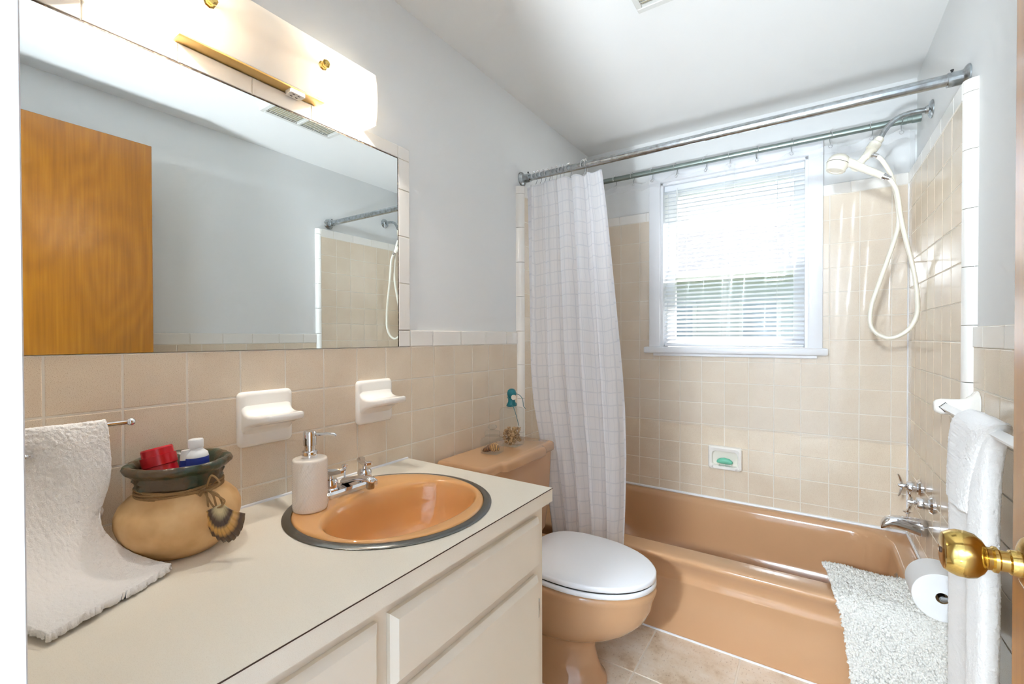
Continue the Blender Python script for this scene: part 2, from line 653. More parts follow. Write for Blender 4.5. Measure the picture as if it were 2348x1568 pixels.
def tile_field(parent, frame, us, vs, th, mat, key, name='wall_tile', holes=(), gap=0.003, skip=None):
    for i in range(len(us) - 1):
        for j in range(len(vs) - 1):
            rects = [(us[i], us[i + 1], vs[j], vs[j + 1])]
            if skip and skip(rects[0]):
                continue
            for h in holes:
                rects = [q for rc in rects for q in cut(rc, h)]
            for (a, b, c_, d) in rects:
                if b - a < 0.012 or d - c_ < 0.012:
                    continue
                place_tile(name, parent, frame, a + gap / 2, c_ + gap / 2, b - a - gap, d - c_ - gap, th, mat, key)

def lines(start, lo, hi, step):
    k = math.floor((lo - start) / step) + 1
    out = [lo]
    while start + k * step < hi - 1e-4:
        x = start + k * step
        if x > lo + 1e-4:
            out.append(x)
        k += 1
    out.append(hi)
    return out

X, Y, Z = Vector((1, 0, 0)), Vector((0, 1, 0)), Vector((0, 0, 1))
TH = 0.005
# left wall wainscot (face at x = 0)
put('grout_bed', box(PXL, -0.0009, YN, YAL + 0.003, 0, ZM + 0.0553), mt['grout'], wall_left, smooth=False)
put('grout_bed', box(PXL, -0.0009, YN, 0.8735, ZM, 1.8205), mt['grout'], wall_left, smooth=False)
fl = (Vector((-TH, 0, 0)), Y, Z, X)
rows = [ZM - k * S for k in range(11)][::-1]
rows[0] = 0.0
tile_field(wall_left, fl, lines(0, YN, YAL, S), [r_ for r_ in rows if r_ > 0.5], TH, mt['tile'], 'f')
tile_field(wall_left, fl, lines(0, 0.84, YAL, S), [r_ for r_ in rows if r_ < 0.63], TH, mt['tile'], 'f')
caps = [0.8745, 0.9831, 1.139, 1.2927, 1.452, YAL]
tile_field(wall_left, fl, caps, [ZM, ZM + 0.0553], TH + 0.002, mt['white_tile'], 'cap', 'cap_tile', gap=0.0022)
tile_field(wall_left, fl, [YN, -0.098, 0.0552, 0.2084, 0.3617, 0.516, 0.6697, 0.8235, 0.8735], [1.7787, 1.8205], TH + 0.002, mt['white_tile'], 'cap', 'cap_tile', gap=0.0022)
tile_field(wall_left, fl, [0.8235, 0.8735], [ZM, 1.215, 1.37, 1.525, 1.6784, 1.7787], TH + 0.002, mt['white_tile'], 'cap', 'cap_tile', gap=0.0022)

# alcove mortar beds and tiles
ar = [1.1738 + k * S for k in range(-9, 8)]
arows = [RIM + 0.012] + [z for z in ar if RIM + 0.02 < z < ZT - 0.01] + [ZT]
put('mortar_bed', box(PXL, XL - 0.0009, YAL + 0.026, PYB, 0, ZTT - 0.004), mt['grout'], wall_left, smooth=False)
put('mortar_bed', box(W + 0.0009, PXR, YAR + 0.024, PYB, 0, ZTT - 0.004), mt['grout'], wall_right, smooth=False)
g = G()
for a in ((XL, 0.40, 0, ZTT - 0.004), (1.15, W, 0, ZTT - 0.004), (0.40, 1.15, 0, 1.115)):
    g.merge(box(a[0], a[1], YB + 0.0009, PYB, a[2], a[3]))
put('mortar_bed', g, mt['grout'], wall_back, smooth=False)
fb = (Vector((0, YB + TH, 0)), X, Z, -Y)
whole = (0.40, 1.15, 1.11, 2.2)
dish = (0.692, 0.838, 0.515, 0.618)
tile_field(wall_back, fb, lines(1.4199, XL, W, S), arows, TH, mt['tile'], 'f', holes=(whole, dish))
tl = lines(0.05, XL, W, 0.1535)
tile_field(wall_back, fb, tl, [ZT, ZTT], TH + 0.001, mt['white_tile'], 'cap', 'cap_tile', holes=(whole,), gap=0.002)
fr_ = (Vector((W + TH, 0, 0)), Y, Z, -X)
tile_field(wall_right, fr_, lines(2.0714, 1.5214, YB, S), arows, TH, mt['tile'], 'f')
tile_field(wall_right, fr_, lines(2.0714, 1.5214, YB, 0.1535), [ZT, ZTT], TH + 0.001, mt['white_tile'], 'cap', 'cap_tile', gap=0.002)
fl2 = (Vector((XL - TH, 0, 0)), Y, Z, X)
tile_field(wall_left, fl2, lines(2.0714, 1.5675, YB, S), arows, TH, mt['tile'], 'f')
tile_field(wall_left, fl2, lines(2.0714, 1.5675, YB, 0.1535), [ZT, ZTT], TH + 0.001, mt['white_tile'], 'cap', 'cap_tile', gap=0.002)

# bullnose columns at the alcove mouth: rounded edge tiles
def bullnose(parent, xf, xw, sign, ya, yj, joints, mat):
    # rounded return from the painted wall to the tile face
    d = abs(xf - xw)
    prof = []
    for i in range(9):
        a = R(90 * i / 8)
        prof.append((xw + sign * d * math.sin(a), ya + (yj - 0.001 - ya) * (1 - math.cos(a))))
    prof += [(xw, yj - 0.001)]
    for z0, z1 in zip(joints[:-1], joints[1:]):
        g = loft([[(x, y, z0 + 0.0009) for x, y in prof], [(x, y, z1 - 0.0009) for x, y in prof]])
        put('bullnose_tile', g, mat, parent, angle=25)
bj = [0.001] + [1.2195 - k * 0.1555 for k in range(7, -1, -1)] + [1.3788, 1.5374, 1.6971, 1.8523, ZTT]
bullnose(wall_left, XL + 0.0005, PXL, 1, YAL, 1.5675, bj, mt['white_tile'])
bullnose(wall_right, W - 0.0005, PXR, -1, YAR, 1.5214, bj, mt['white_tile'])

# right wainscot
put('grout_bed', box(XW + 0.0009, PXR, YN, YAR + 0.003, 0, ZM + 0.0553), mt['grout'], wall_right, smooth=False)
frw = (Vector((XW + TH, 0, 0)), Y, Z, -X)
tile_field(wall_right, frw, lines(1.3997, YN, YAR, S), rows, TH, mt['tile'], 'f')
tile_field(wall_right, frw, lines(1.2558, YN, YAR, 0.1535), [ZM, ZM + 0.0553], TH + 0.002, mt['white_tile'], 'cap', 'cap_tile', gap=0.0022)

# floor tiles
ff = (Vector((0, 0, -0.006)), X, Y, Z)
tile_field(floor, ff, lines(0.608, PXL, PXR, 0.308), lines(1.3554, -0.25, 1.66, 0.308), 0.006, mt['floor_tile'], 'floor', 'floor_tile', gap=0.006)

# caulk along the tub
put('caulk', tube([(XL + 0.002, YB - 0.002, RIM + 0.006), (W - 0.002, YB - 0.002, RIM + 0.006)], 0.0065, 8), mt['trim'], wall_back)
put('caulk', tube([(W - 0.002, YB - 0.002, RIM + 0.006), (W - 0.002, 1.58, RIM + 0.006)], 0.0055, 8), mt['trim'], wall_right)
put('caulk', tube([(W - 0.001, YB - 0.001, RIM), (W - 0.001, YB - 0.001, ZT)], 0.0035, 6), mt['trim'], wall_right)
put('caulk', tube([(0.03, 1.640, 0.002), (1.47, 1.640, 0.002)], 0.004, 6), mt['trim'], floor)
put('caulk', tube([(0.004, YN + 0.002, 0.787), (0.003, 0.858, 0.787)], 0.004, 6), mt['trim'], wall_left)

# ---- window
win = thing('window_1', (0.777, 2.40, WZ0), 'white double-hung window in the tub alcove', None, kind='structure')
CY0, CY1 = 2.305, 2.3295
put('casing', box(0.379, WX0, CY0, CY1, 1.125, 2.09, 0.003, 2), mt['trim'], win)
put('casing', box(WX1, 1.1745, CY0, CY1, 1.125, 2.09, 0.003, 2), mt['trim'], win)
put('casing', box(0.379, 1.1745, CY0 - 0.001, CY1, WZ1, 2.092, 0.003, 2), mt['trim'], win)
put('window_sill', box(0.352, 1.196, 2.288, 2.44, 1.103, 1.137, 0.008, 3), mt['trim'], win)
put('casing', box(0.40, 1.155, 2.308, CY1, 1.088, 1.104, 0.003, 1), mt['trim'], win)
for (a, b) in ((WX0 - 0.002, WX0 + 0.012), (WX1 - 0.012, WX1 + 0.002)):
    put('jamb', box(a, b, CY1 - 0.002, 2.48, WZ0, WZ1), mt['trim'], win, smooth=False)
put('jamb', box(WX0, WX1, CY1 - 0.002, 2.48, WZ1 - 0.012, WZ1 + 0.002), mt['trim'], win, smooth=False)
def sash(y, z0, z1, nm):
    x0, x1 = WX0 + 0.012, WX1 - 0.012
    fw_ = 0.048
    g = G()
    for a in ((x0, x0 + fw_, z0, z1), (x1 - fw_, x1, z0, z1), (x0 + fw_, x1 - fw_, z0, z0 + fw_), (x0 + fw_, x1 - fw_, z1 - 0.038, z1)):
        g.merge(box(a[0], a[1], y, y + 0.032, a[2], a[3], 0.003))
    s_ = put('sash', g, mt['trim'], win)
    put('pane', box(x0 + fw_ - 0.004, x1 - fw_ + 0.004, y + 0.014, y + 0.018, z0 + fw_ - 0.004, z1 - 0.034), mt['pane'], s_, smooth=False)
sash(2.405, WZ0 + 0.002, 1.555, 'lower')
sash(2.441, 1.512, WZ1 - 0.012, 'upper')

# ---- door, jamb and hallway
door = thing('door_1', (1.353, 0.23, 0.005), 'honey-brown wooden door standing open at the right edge', None, kind='structure')
put('door_leaf', box(1.336, 1.371, -0.118, 0.593, 0.008, 2.05, 0.0015), mt['wood'], door)
kz, ky = 0.932, 0.533
kn = put('door_knob', lathe([(0.0, -0.075), (0.017, -0.075), (0.021, -0.0735), (0.024, -0.069), (0.0265, -0.062), (0.0268, -0.054), (0.0245, -0.046), (0.019, -0.040), (0.013, -0.0365), (0.0125, -0.033), (0.0145, -0.031), (0.0145, -0.028), (0.0115, -0.026), (0.0115, -0.019), (0.0135, -0.0175), (0.0145, -0.012), (0.0145, -0.007), (0.0165, -0.006)], 40, (1.336, ky, kz), (1, 0, 0)), mt['brass'], door)
put('rosette', lathe([(0.031, 0.0), (0.031, -0.003), (0.028, -0.006), (0.022, -0.0085), (0.018, -0.010), (0.0, -0.010)], 40, (1.336, ky, kz), (1, 0, 0)), mt['brass'], kn)
put('lock_button', lathe([(0.0, -0.0768), (0.0032, -0.0766), (0.0036, -0.0745)], 12, (1.336, ky, kz), (1, 0, 0)), mt['seam'], kn)
put('door_knob', lathe([(0.031, 0.0), (0.031, 0.004), (0.016, 0.008), (0.0125, 0.02), (0.012, 0.035), (0.02, 0.042), (0.0265, 0.052), (0.0265, 0.062), (0.02, 0.073), (0.0, 0.074)], 32, (1.371, ky, kz), (1, 0, 0)), mt['brass'], door)
put('latch_plate', box(1.342, 1.365, 0.5925, 0.5945, 0.90, 0.965), mt['brass'], door, smooth=False)
for z in (0.25, 1.05, 1.85):
    put('hinge', lathe([(0.006, z - 0.045), (0.006, z + 0.045)], 12, (1.378, YN + 0.004, 0)), mt['brass'], door)
tr = thing('trim_1', (1.0, YN - 0.06, 0), 'pale grey-white door jamb at the left edge of the view', None, kind='structure')
put('jamb', box(DX0 - 0.02, DX0, YN - 0.115, YN, 0, DZ, 0.001), mt['jamb_darkened'], tr)
put('jamb', box(DX1, DX1 + 0.02, YN - 0.115, YN, 0, DZ, 0.001), mt['jamb_darkened'], tr)
put('jamb', box(DX0 - 0.02, DX1 + 0.02, YN - 0.115, YN, DZ, DZ + 0.02, 0.001), mt['jamb_darkened'], tr)
put('casing', box(DX0 - 0.07, DX0 - 0.006, YN - 0.130, YN - 0.1155, 0, DZ + 0.06, 0.002), mt['jamb_darkened'], tr)
put('casing', box(DX1 + 0.006, DX1 + 0.07, YN - 0.130, YN - 0.1155, 0, DZ + 0.06, 0.002), mt['jamb_darkened'], tr)

HY0, HY1, HX0, HX1 = -3.2, YN - 0.116, -0.4, 2.6
put('wall_hall', G().merge(box(HX0, HX1, HY0 - 0.08, HY0, 0, CEIL)).merge(box(HX0 - 0.08, HX0, HY0, HY1, 0, CEIL)).merge(box(HX1, HX1 + 0.08, HY0, HY1, 0, CEIL)).merge(box(HX0, PXL - 0.1, HY1, HY1 + 0.08, 0, CEIL)).merge(box(PXR + 0.1, HX1, HY1, HY1 + 0.08, 0, CEIL)), mt['hall'], kind='structure', smooth=False, label='white hallway walls behind the doorway')
put('floor_hall', box(HX0, HX1, HY0, -0.25, -0.08, 0), mt['hall_floor'], kind='structure', smooth=False, label='pale grey hallway floor behind the doorway')
put('ceiling_hall', box(HX0, HX1, HY0, -0.25, CEIL, CEIL + 0.08), mt['hall'], kind='structure', smooth=False, label='white hallway ceiling')
hp0 = Vector((0.85, -1.30, 0.36))
hdir = (Vector((0.76, 0.95, CEIL)) - hp0).normalized()
hl = thing('added_fill_spot', (hp0.x, hp0.y, 0), 'added fill spot, unseen in the hallway, tilted up toward the bathroom ceiling', 'lamp')  # invented lamp, added to bounce fill light off the bathroom ceiling
put('fill_base', lathe([(0.14, 0.0), (0.14, 0.012), (0.03, 0.03)], 32, (hp0.x, hp0.y, 0.0005)), mt['brass'], hl)
put('fill_pole', tube([(hp0.x, hp0.y, 0.02), (hp0.x, hp0.y, hp0.z - 0.12)], 0.012, 12), mt['brass'], hl)
put('fill_head', lathe([(0.03, -0.16), (0.08, -0.13), (0.15, 0.0), (0.146, 0.0), (0.076, -0.124), (0.0, -0.14)], 32, hp0, hdir, cap1=False), mt['grey_vent'], hl)
pl_ = bpy.data.lights.new('fill_spot_light', 'SPOT')
pl_.energy = SPOT_FILL
pl_.spot_size = R(54)
pl_.spot_blend = 1.0
pl_.color = (0.82, 0.92, 1.0)
pl_.shadow_soft_size = 0.13
po = bpy.data.objects.new('fill_light', pl_)
_link(po, hl, hp0 + hdir * 0.03)
po.rotation_euler = hdir.to_track_quat('-Z', 'Y').to_euler()
h2 = thing('added_hall_fill', (0.70, -2.5, CEIL - 0.1), 'added round fill light, unseen in the hallway outside the door', 'lamp')  # invented lamp, added as general fill through the doorway
put('fill_base', lathe([(0.11, -0.02), (0.11, 0.0)], 32, (0.70, -2.5, CEIL)), mt['brass'], h2)
put('lamp_shade', lathe([(0.0, -0.095), (0.05, -0.09), (0.1, -0.07), (0.13, -0.04), (0.125, -0.02)], 32, (0.70, -2.5, CEIL), cap1=False), mt['fill_glass'], h2)
p2 = bpy.data.lights.new('hall_fill_light', 'POINT')
p2.energy = HALL_FILL
p2.color = (0.79, 0.905, 1.0)
p2.shadow_soft_size = 0.12
po2 = bpy.data.objects.new('fill_light', p2)
_link(po2, h2, Vector((0.70, -2.5, CEIL - 0.24)))

# ------------------------------------------------------------------ outside
put('lawn', box(-14, 16, 2.6, 30, -1.2, -1.0), mt['grass'], kind='structure', smooth=False, label='lawn outside the window')
hs = thing('neighbour_house', (0.2, 12.0, -1.0), 'pale neighbouring house seen through the blind', 'house')
put('house_wall', box(-3.2, 2.6, 11.0, 16.0, -1.0, 2.6), mt['siding'], hs, smooth=False)
put('house_roof', loft([[(-3.6, 10.5, 2.5), (-3.6, 16.5, 2.5), (-3.6, 13.5, 4.2)], [(3.0, 10.5, 2.5), (3.0, 16.5, 2.5), (3.0, 13.5, 4.2)]]), mt['roof'], hs, smooth=False)
for x in (-1.9, -0.2, 1.4):
    wf = put('house_window', box(x, x + 0.8, 10.93, 11.01, 0.9, 2.0), mt['trim'], hs, smooth=False)
    put('pane', box(x + 0.08, x + 0.72, 10.92, 10.935, 0.98, 1.92), mt['siding_blue'], wf, smooth=False)

# ------------------------------------------------------------------ bathtub
tub = thing('bathtub', (0.75, 1.95, 0), 'peach enamelled bathtub built into the tiled alcove', 'bathtub')
rg = []
def tr_(x0, x1, y0, y1, r_, z, k=8):
    return rrect(x0, x1, y0, y1, r_, z, k)
ax0, ax1, ay1 = XL + 0.0015, W - 0.0015, YB - 0.0015
for y0, z in ((1.643, 0.001), (1.636, 0.06), (1.626, 0.15), (1.619, 0.222), (1.6125, 0.233), (1.612, 0.240), (1.618, 0.249), (1.6185, 0.262), (1.609, 0.287), (1.594, 0.307), (1.582, 0.320), (1.5755, 0.331), (1.575, 0.3365), (1.578, 0.342), (1.586, 0.345), (1.60, 0.346)):
    rg.append(tr_(ax0, ax1, y0, ay1, 0.003, z))
for x0, x1, y0, y1, r_, z in ((0.10, 1.418, 1.668, 2.296, 0.13, 0.346), (0.104, 1.414, 1.674, 2.292, 0.13, 0.3445), (0.112, 1.406, 1.684, 2.284, 0.13, 0.336), (0.118, 1.400, 1.690, 2.279, 0.13, 0.32),
                             (0.135, 1.392, 1.700, 2.270, 0.135, 0.24), (0.17, 1.382, 1.712, 2.258, 0.14, 0.14), (0.22, 1.366, 1.735, 2.235, 0.14, 0.075), (0.28, 1.33, 1.77, 2.20, 0.13, 0.052), (0.40, 1.25, 1.83, 2.14, 0.1, 0.046)):
    rg.append(tr_(x0, x1, y0, y1, r_, z))
put('tub_body', loft(rg), mt['porc'], tub, angle=50)
put('overflow_plate', lathe([(0.036, 0), (0.036, -0.004), (0.03, -0.008), (0, -0.009)], 28, (1.398, 1.97, 0.275), (1, 0, -0.12)), mt['chrome_dull'], tub)
put('drain', lathe([(0.03, 0), (0.03, 0.003), (0.02, 0.003), (0.018, 0.001), (0, 0.001)], 24, (1.16, 1.985, 0.046)), mt['chrome_dull'], tub)

# ------------------------------------------------------------------ toilet
TY = 1.25
to = thing('toilet', (0.35, TY, 0), 'peach two-piece toilet with a closed white lid', 'toilet')
def egg(x0, x1, hw, z, n=48, flat=0.0):
    """elongated bowl outline: x0 back, x1 front tip"""
    xm = x0 + (x1 - x0) * 0.42
    out = []
    for i in range(n):
        t = 2 * PI * i / n
        ct, st = math.cos(t), math.sin(t)
        if ct >= 0:
            x = xm + (x1 - xm) * ct
            y = hw * st
        else:
            p = 2.0 + flat
            x = xm - (xm - x0) * abs(ct) ** (2 / p)
            y = hw * math.copysign(abs(st) ** (2 / p), st)
        out.append(Vector((x, TY + y, z)))
    return out
bowl = []
for x0, x1, hw, z, fl_ in ((0.12, 0.548, 0.118, 0.0, 2.5), (0.12, 0.545, 0.116, 0.015, 2.5), (0.125, 0.528, 0.102, 0.03, 2.5), (0.13, 0.515, 0.092, 0.07, 2), (0.135, 0.505, 0.086, 0.115, 2), (0.14, 0.512, 0.088, 0.142, 2),
                           (0.14, 0.535, 0.104, 0.158, 1.8), (0.145, 0.59, 0.130, 0.185, 1.6), (0.15, 0.64, 0.151, 0.22, 1.5), (0.16, 0.678, 0.166, 0.26, 1.4), (0.17, 0.70, 0.175, 0.305, 1.4), (0.175, 0.706, 0.178, 0.335, 1.4), (0.178, 0.712, 0.183, 0.35, 1.4), (0.178, 0.716, 0.186, 0.362, 1.4), (0.18, 0.713, 0.184, 0.371, 1.4), (0.185, 0.705, 0.178, 0.376, 1.4), (0.26, 0.62, 0.11, 0.376, 0.5)):
    bowl.append(egg(x0, x1, hw, z, flat=fl_))
put('bowl', loft(bowl), mt['porc'], to, angle=60)
put('bowl_deck', loft([rrect(0.05, 0.30, TY - 0.115, TY + 0.115, 0.03, z) for z in (0.29, 0.30)] + [rrect(0.04, 0.30, TY - 0.17, TY + 0.17, 0.04, z) for z in (0.345, 0.374)] + [rrect(0.045, 0.295, TY - 0.165, TY + 0.165, 0.04, 0.378)]), mt['porc'], to)
def slab_egg(x0, x1, hw, z0, z1, e=0.005, flat=1.0):
    return loft([egg(x0 + e, x1 - e, hw - e, z0, flat=flat), egg(x0, x1, hw, z0 + e * 0.7, flat=flat), egg(x0, x1, hw, z1 - e, flat=flat), egg(x0 + e * 0.4, x1 - e * 0.4, hw - e * 0.4, z1 - e * 0.3, flat=flat), egg(x0 + e * 1.3, x1 - e * 1.3, hw - e * 1.3, z1, flat=flat)])
put('seat', slab_egg(0.262, 0.714, 0.184, 0.379, 0.396, 0.0035), mt['seat'], to, angle=60)
put('seat_lid', slab_egg(0.258, 0.714, 0.184, 0.3995, 0.418), mt['seat'], to, angle=60)
put('seat_gap_shade', slab_egg(0.27, 0.709, 0.179, 0.3955, 0.4005, 0.001), mt['black'], to)  # black slab stands in for the shade between seat and lid
for s_ in (-1, 1):
    put('seat_hinge', loft([rrect(0.245, 0.285, TY + s_ * 0.075 - 0.022, TY + s_ * 0.075 + 0.022, 0.008, z) for z in (0.377, 0.40)] + [rrect(0.25, 0.28, TY + s_ * 0.075 - 0.018, TY + s_ * 0.075 + 0.018, 0.008, 0.406)]), mt['seat'], to)
TC = 1.243
put('tank', loft([rrect(0.045, 0.195, TC - 0.20, TC + 0.20, 0.03, 0.378), rrect(0.035, 0.205, TC - 0.215, TC + 0.215, 0.03, 0.40), rrect(0.03, 0.215, TC - 0.232, TC + 0.232, 0.028, 0.55), rrect(0.025, 0.218, TC - 0.24, TC + 0.24, 0.026, 0.712)]), mt['porc'], to)
def lidring(x0, xs, xf, y0, y1, e, z):
    ya, yb = y0 + 0.105, y1 - 0.105
    p = [(x0 + e, y0 + e)]
    r_ = 0.016
    p += [(xs - e - r_, y0 + e), (xs - e - r_ * 0.3, y0 + e + r_ * 0.3), (xs - e, y0 + e + r_)]
    p += [(xs - e, ya - 0.012 + e), (xs - e + (xf - xs) * 0.15, ya - 0.005 + e), (xs - e + (xf - xs) * 0.5, ya + e), (xf - e - (xf - xs) * 0.15, ya + 0.005 + e), (xf - e, ya + 0.012 + e)]
    p += [(xf - e, yb - 0.012 - e), (xf - e - (xf - xs) * 0.15, yb - 0.005 - e), (xs - e + (xf - xs) * 0.5, yb - e), (xs - e + (xf - xs) * 0.15, yb + 0.005 - e), (xs - e, yb + 0.012 - e)]
    p += [(xs - e, y1 - e - r_), (xs - e - r_ * 0.3, y1 - e - r_ * 0.3), (xs - e - r_, y1 - e), (x0 + e, y1 - e)]
    return [(a, b, z) for a, b in p]
put('tank_lid', loft([lidring(0.012, 0.224, 0.243, 0.992, 1.494, e, z) for e, z in ((0.006, 0.712), (0.001, 0.715), (0, 0.72), (0, 0.738), (0.002, 0.744), (0.006, 0.749), (0.012, 0.7505))]), mt['porc'], to, angle=50)
put('flush_lever', G().merge(lathe([(0.014, 0), (0.014, 0.008), (0.008, 0.012), (0.008, 0.018)], 18, (0.216, 1.05, 0.66), (1, 0, 0))).merge(tube(smooth_path([(0.233, 1.05, 0.66), (0.236, 1.09, 0.656), (0.236, 1.13, 0.65)]), [0.006] * 13, 8)), mt['chrome'], to)

# ------------------------------------------------------------------ vanity
van = thing('vanity_cabinet', (0.26, 0.36, 0), 'cream painted vanity cabinet with lipped doors and drawers', 'cabinet')
put('side_panel', box(0.004, 0.506, 0.832, 0.85, 0.0, 0.749), mt['cab'], van, smooth=False)
put('side_panel', box(0.004, 0.506, YN + 0.002, YN + 0.02, 0.0, 0.749), mt['cab'], van, smooth=False)
put('bottom_panel', box(0.004, 0.506, YN + 0.02, 0.832, 0.1, 0.118), mt['cab'], van, smooth=False)
put('toe_kick', box(0.44, 0.456, YN + 0.02, 0.832, 0.0, 0.1), mt['cab'], van, smooth=False)
g = G()
for a in ((YN + 0.002, YN + 0.04, 0.1, 0.749), (0.265, 0.335, 0.1, 0.749), (0.792, 0.85, 0.1, 0.749), (YN + 0.04, 0.265, 0.70, 0.749), (0.335, 0.792, 0.70, 0.749), (0.335, 0.792, 0.555, 0.60), (YN + 0.04, 0.265, 0.555, 0.60), (YN + 0.04, 0.265, 0.335, 0.375), (YN + 0.04, 0.265, 0.1, 0.14), (0.335, 0.792, 0.1, 0.14)):
    g.merge(box(0.507, 0.525, a[0], a[1], a[2], a[3]))
put('face_frame', g, mt['cab'], van, smooth=False)
def front(y0, y1, z0, z1, nm):
    e = 0.009
    rings = []
    for x, i in ((0.5255, 0), (0.534, 0), (0.5435, e), (0.545, e + 0.002)):
        rings.append([(x, y0 + i, z0 + i), (x, y1 - i, z0 + i), (x, y1 - i, z1 - i), (x, y0 + i, z1 - i)])
    return put(nm, loft(rings), mt['cab'], van, angle=20)
front(0.314, 0.813, 0.592, 0.720, 'false_drawer_front')
front(-0.10, 0.287, 0.592, 0.720, 'drawer_front')
front(-0.10, 0.287, 0.367, 0.572, 'drawer_front')
front(-0.10, 0.287, 0.12, 0.347, 'drawer_front')
dr = front(0.314, 0.808, 0.118, 0.569, 'cabinet_door')
for z in (0.475, 0.20):
    put('hinge', G().merge(box(0.526, 0.531, 0.809, 0.828, z - 0.02, z + 0.02)).merge(lathe([(0.0035, z - 0.022), (0.0042, z - 0.02), (0.0042, z + 0.02), (0.0035, z + 0.022)], 10, (0.533, 0.813, 0))), mt['chrome_dull'], dr)

# worktop with a round hole for the basin
SX, SY, SR = 0.281, 0.5445, 0.241
CT, CB = 0.7853, 0.7495
cx0, cx1, cy0, cy1 = 0.001, 0.551, YN + 0.001, 0.861
N = 96
def rim_pts(z):
    out = []
    for i in range(N):
        a = 2 * PI * i / N
        dx, dy = math.cos(a), math.sin(a)
        t = min(((cx1 - SX) / dx if dx > 1e-9 else 9), ((cx0 - SX) / dx if dx < -1e-9 else 9), ((cy1 - SY) / dy if dy > 1e-9 else 9), ((cy0 - SY) / dy if dy < -1e-9 else 9))
        out.append(Vector((SX + dx * t, SY + dy * t, z)))
    for cxx in (cx0, cx1):
        for cyy in (cy0, cy1):
            k = min(range(N), key=lambda q: (out[q].xy - Vector((cxx, cyy))).length)
            out[k] = Vector((cxx, cyy, z))
    return out
hole = lambda z: [(SX + 0.222 * math.cos(2 * PI * i / N), SY + 0.222 * math.sin(2 * PI * i / N), z) for i in range(N)]
g = loft([hole(CT), rim_pts(CT), rim_pts(CB), hole(CB), hole(CT)], True, False, False)
ctop = put('countertop', g, mt['laminate'], None, 'cream speckled laminate vanity top with a dark front seam', 'countertop', angle=30)
put('edge_seam', box(0.5508, 0.5518, cy0, cy1 + 0.0006, CT - 0.0022, CT - 0.0004), mt['seam'], ctop, smooth=False)
put('edge_seam', box(0.45, 0.5518, cy1 - 0.0002, cy1 + 0.0008, CT - 0.0022, CT - 0.0004), mt['seam'], ctop, smooth=False)

# basin
basin = thing('wash_basin', (SX, SY, CT), 'round peach drop-in wash basin with a dark steel ring', 'basin')
put('steel_ring', loft([ell(SX, SY, r_, r_, z, 96) for r_, z in ((0.2225, CT + 0.0005), (0.2405, CT + 0.0005), (0.2412, CT + 0.002), (0.238, CT + 0.004), (0.228, CT + 0.0055), (0.2225, CT + 0.005), (0.2215, CT + 0.002), (0.2225, CT + 0.0005))], True, False, False), mt['steel'], basin, angle=60)
bc = [ell(SX, SY, 0.2215, 0.2215, CT - 0.004, 96), ell(SX, SY, 0.2215, 0.2215, CT + 0.004, 96), ell(SX, SY, 0.219, 0.219, CT + 0.0072, 96), ell(SX + 0.002, SY, 0.214, 0.215, CT + 0.008, 96)]
for cx_, a, b, z, p in ((0.324, 0.150, 0.2035, CT + 0.0085, 2.1), (0.325, 0.145, 0.199, CT + 0.007, 2.1), (0.326, 0.140, 0.194, CT + 0.001, 2.1), (0.327, 0.136, 0.190, CT - 0.010, 2.1), (0.327, 0.130, 0.182, CT - 0.045, 2.1), (0.326, 0.120, 0.168, CT - 0.085, 2.1), (0.324, 0.100, 0.14, CT - 0.115, 2), (0.322, 0.07, 0.095, CT - 0.132, 2), (0.32, 0.03, 0.035, CT - 0.139, 2), (0.32, 0.022, 0.022, CT - 0.14, 2)):
    bc.append(ell(cx_, SY, a, b, z, 96, p))
put('bowl', loft(bc, True, False, True), mt['porc_sink'], basin, angle=80, fix=False)
put('drain', lathe([(0.023, 0), (0.023, 0.002), (0.018, 0.003), (0.016, 0.001), (0.0, 0.001)], 24, (0.32, SY, CT - 0.1398)), mt['chrome'], basin)

# faucet
FZ = CT + 0.008
FX, FY = 0.124, 0.535
fau = thing('faucet', (FX, FY, FZ), 'chrome two-handle faucet on the back deck of the basin', 'faucet')
put('base_plate', loft([rrect(FX - 0.027, FX + 0.027, FY - 0.078, FY + 0.078, 0.008, FZ), rrect(FX - 0.027, FX + 0.027, FY - 0.078, FY + 0.078, 0.008, FZ + 0.010), rrect(FX - 0.022, FX + 0.022, FY - 0.073, FY + 0.073, 0.007, FZ + 0.0155)]), mt['chrome'], fau)
for s_, rot in ((-1, R(35)), (1, R(-20))):
    hy = FY + s_ * 0.052
    h = put('handle', lathe([(0.021, FZ + 0.0155), (0.021, FZ + 0.019), (0.018, FZ + 0.022), (0.0185, FZ + 0.036), (0.015, FZ + 0.042), (0.007, FZ + 0.044), (0.006, FZ + 0.05)], 28, (FX, hy, 0)), mt['chrome'], fau)
    # butterfly lever
    pr_ = [(-0.036, 0.006), (-0.030, 0.011), (-0.012, 0.007), (0.012, 0.007), (0.030, 0.011), (0.036, 0.006), (0.036, -0.006), (0.030, -0.011), (0.012, -0.007), (-0.012, -0.007), (-0.030, -0.011), (-0.036, -0.006)]
    rings = []
    for k, zz in ((1.0, 0.0), (1.0, 0.006), (0.85, 0.009)):
        rings.append([(a * k, b * k, FZ + 0.05 + zz + 0.010 * abs(a) / 0.036) for a, b in pr_])
    lv = loft(rings)
    lv.xf(Matrix.Translation((FX, hy, 0)) @ Matrix.Rotation(rot, 4, 'Z'))
    put('lever', lv, mt['chrome'], h)
sp = []
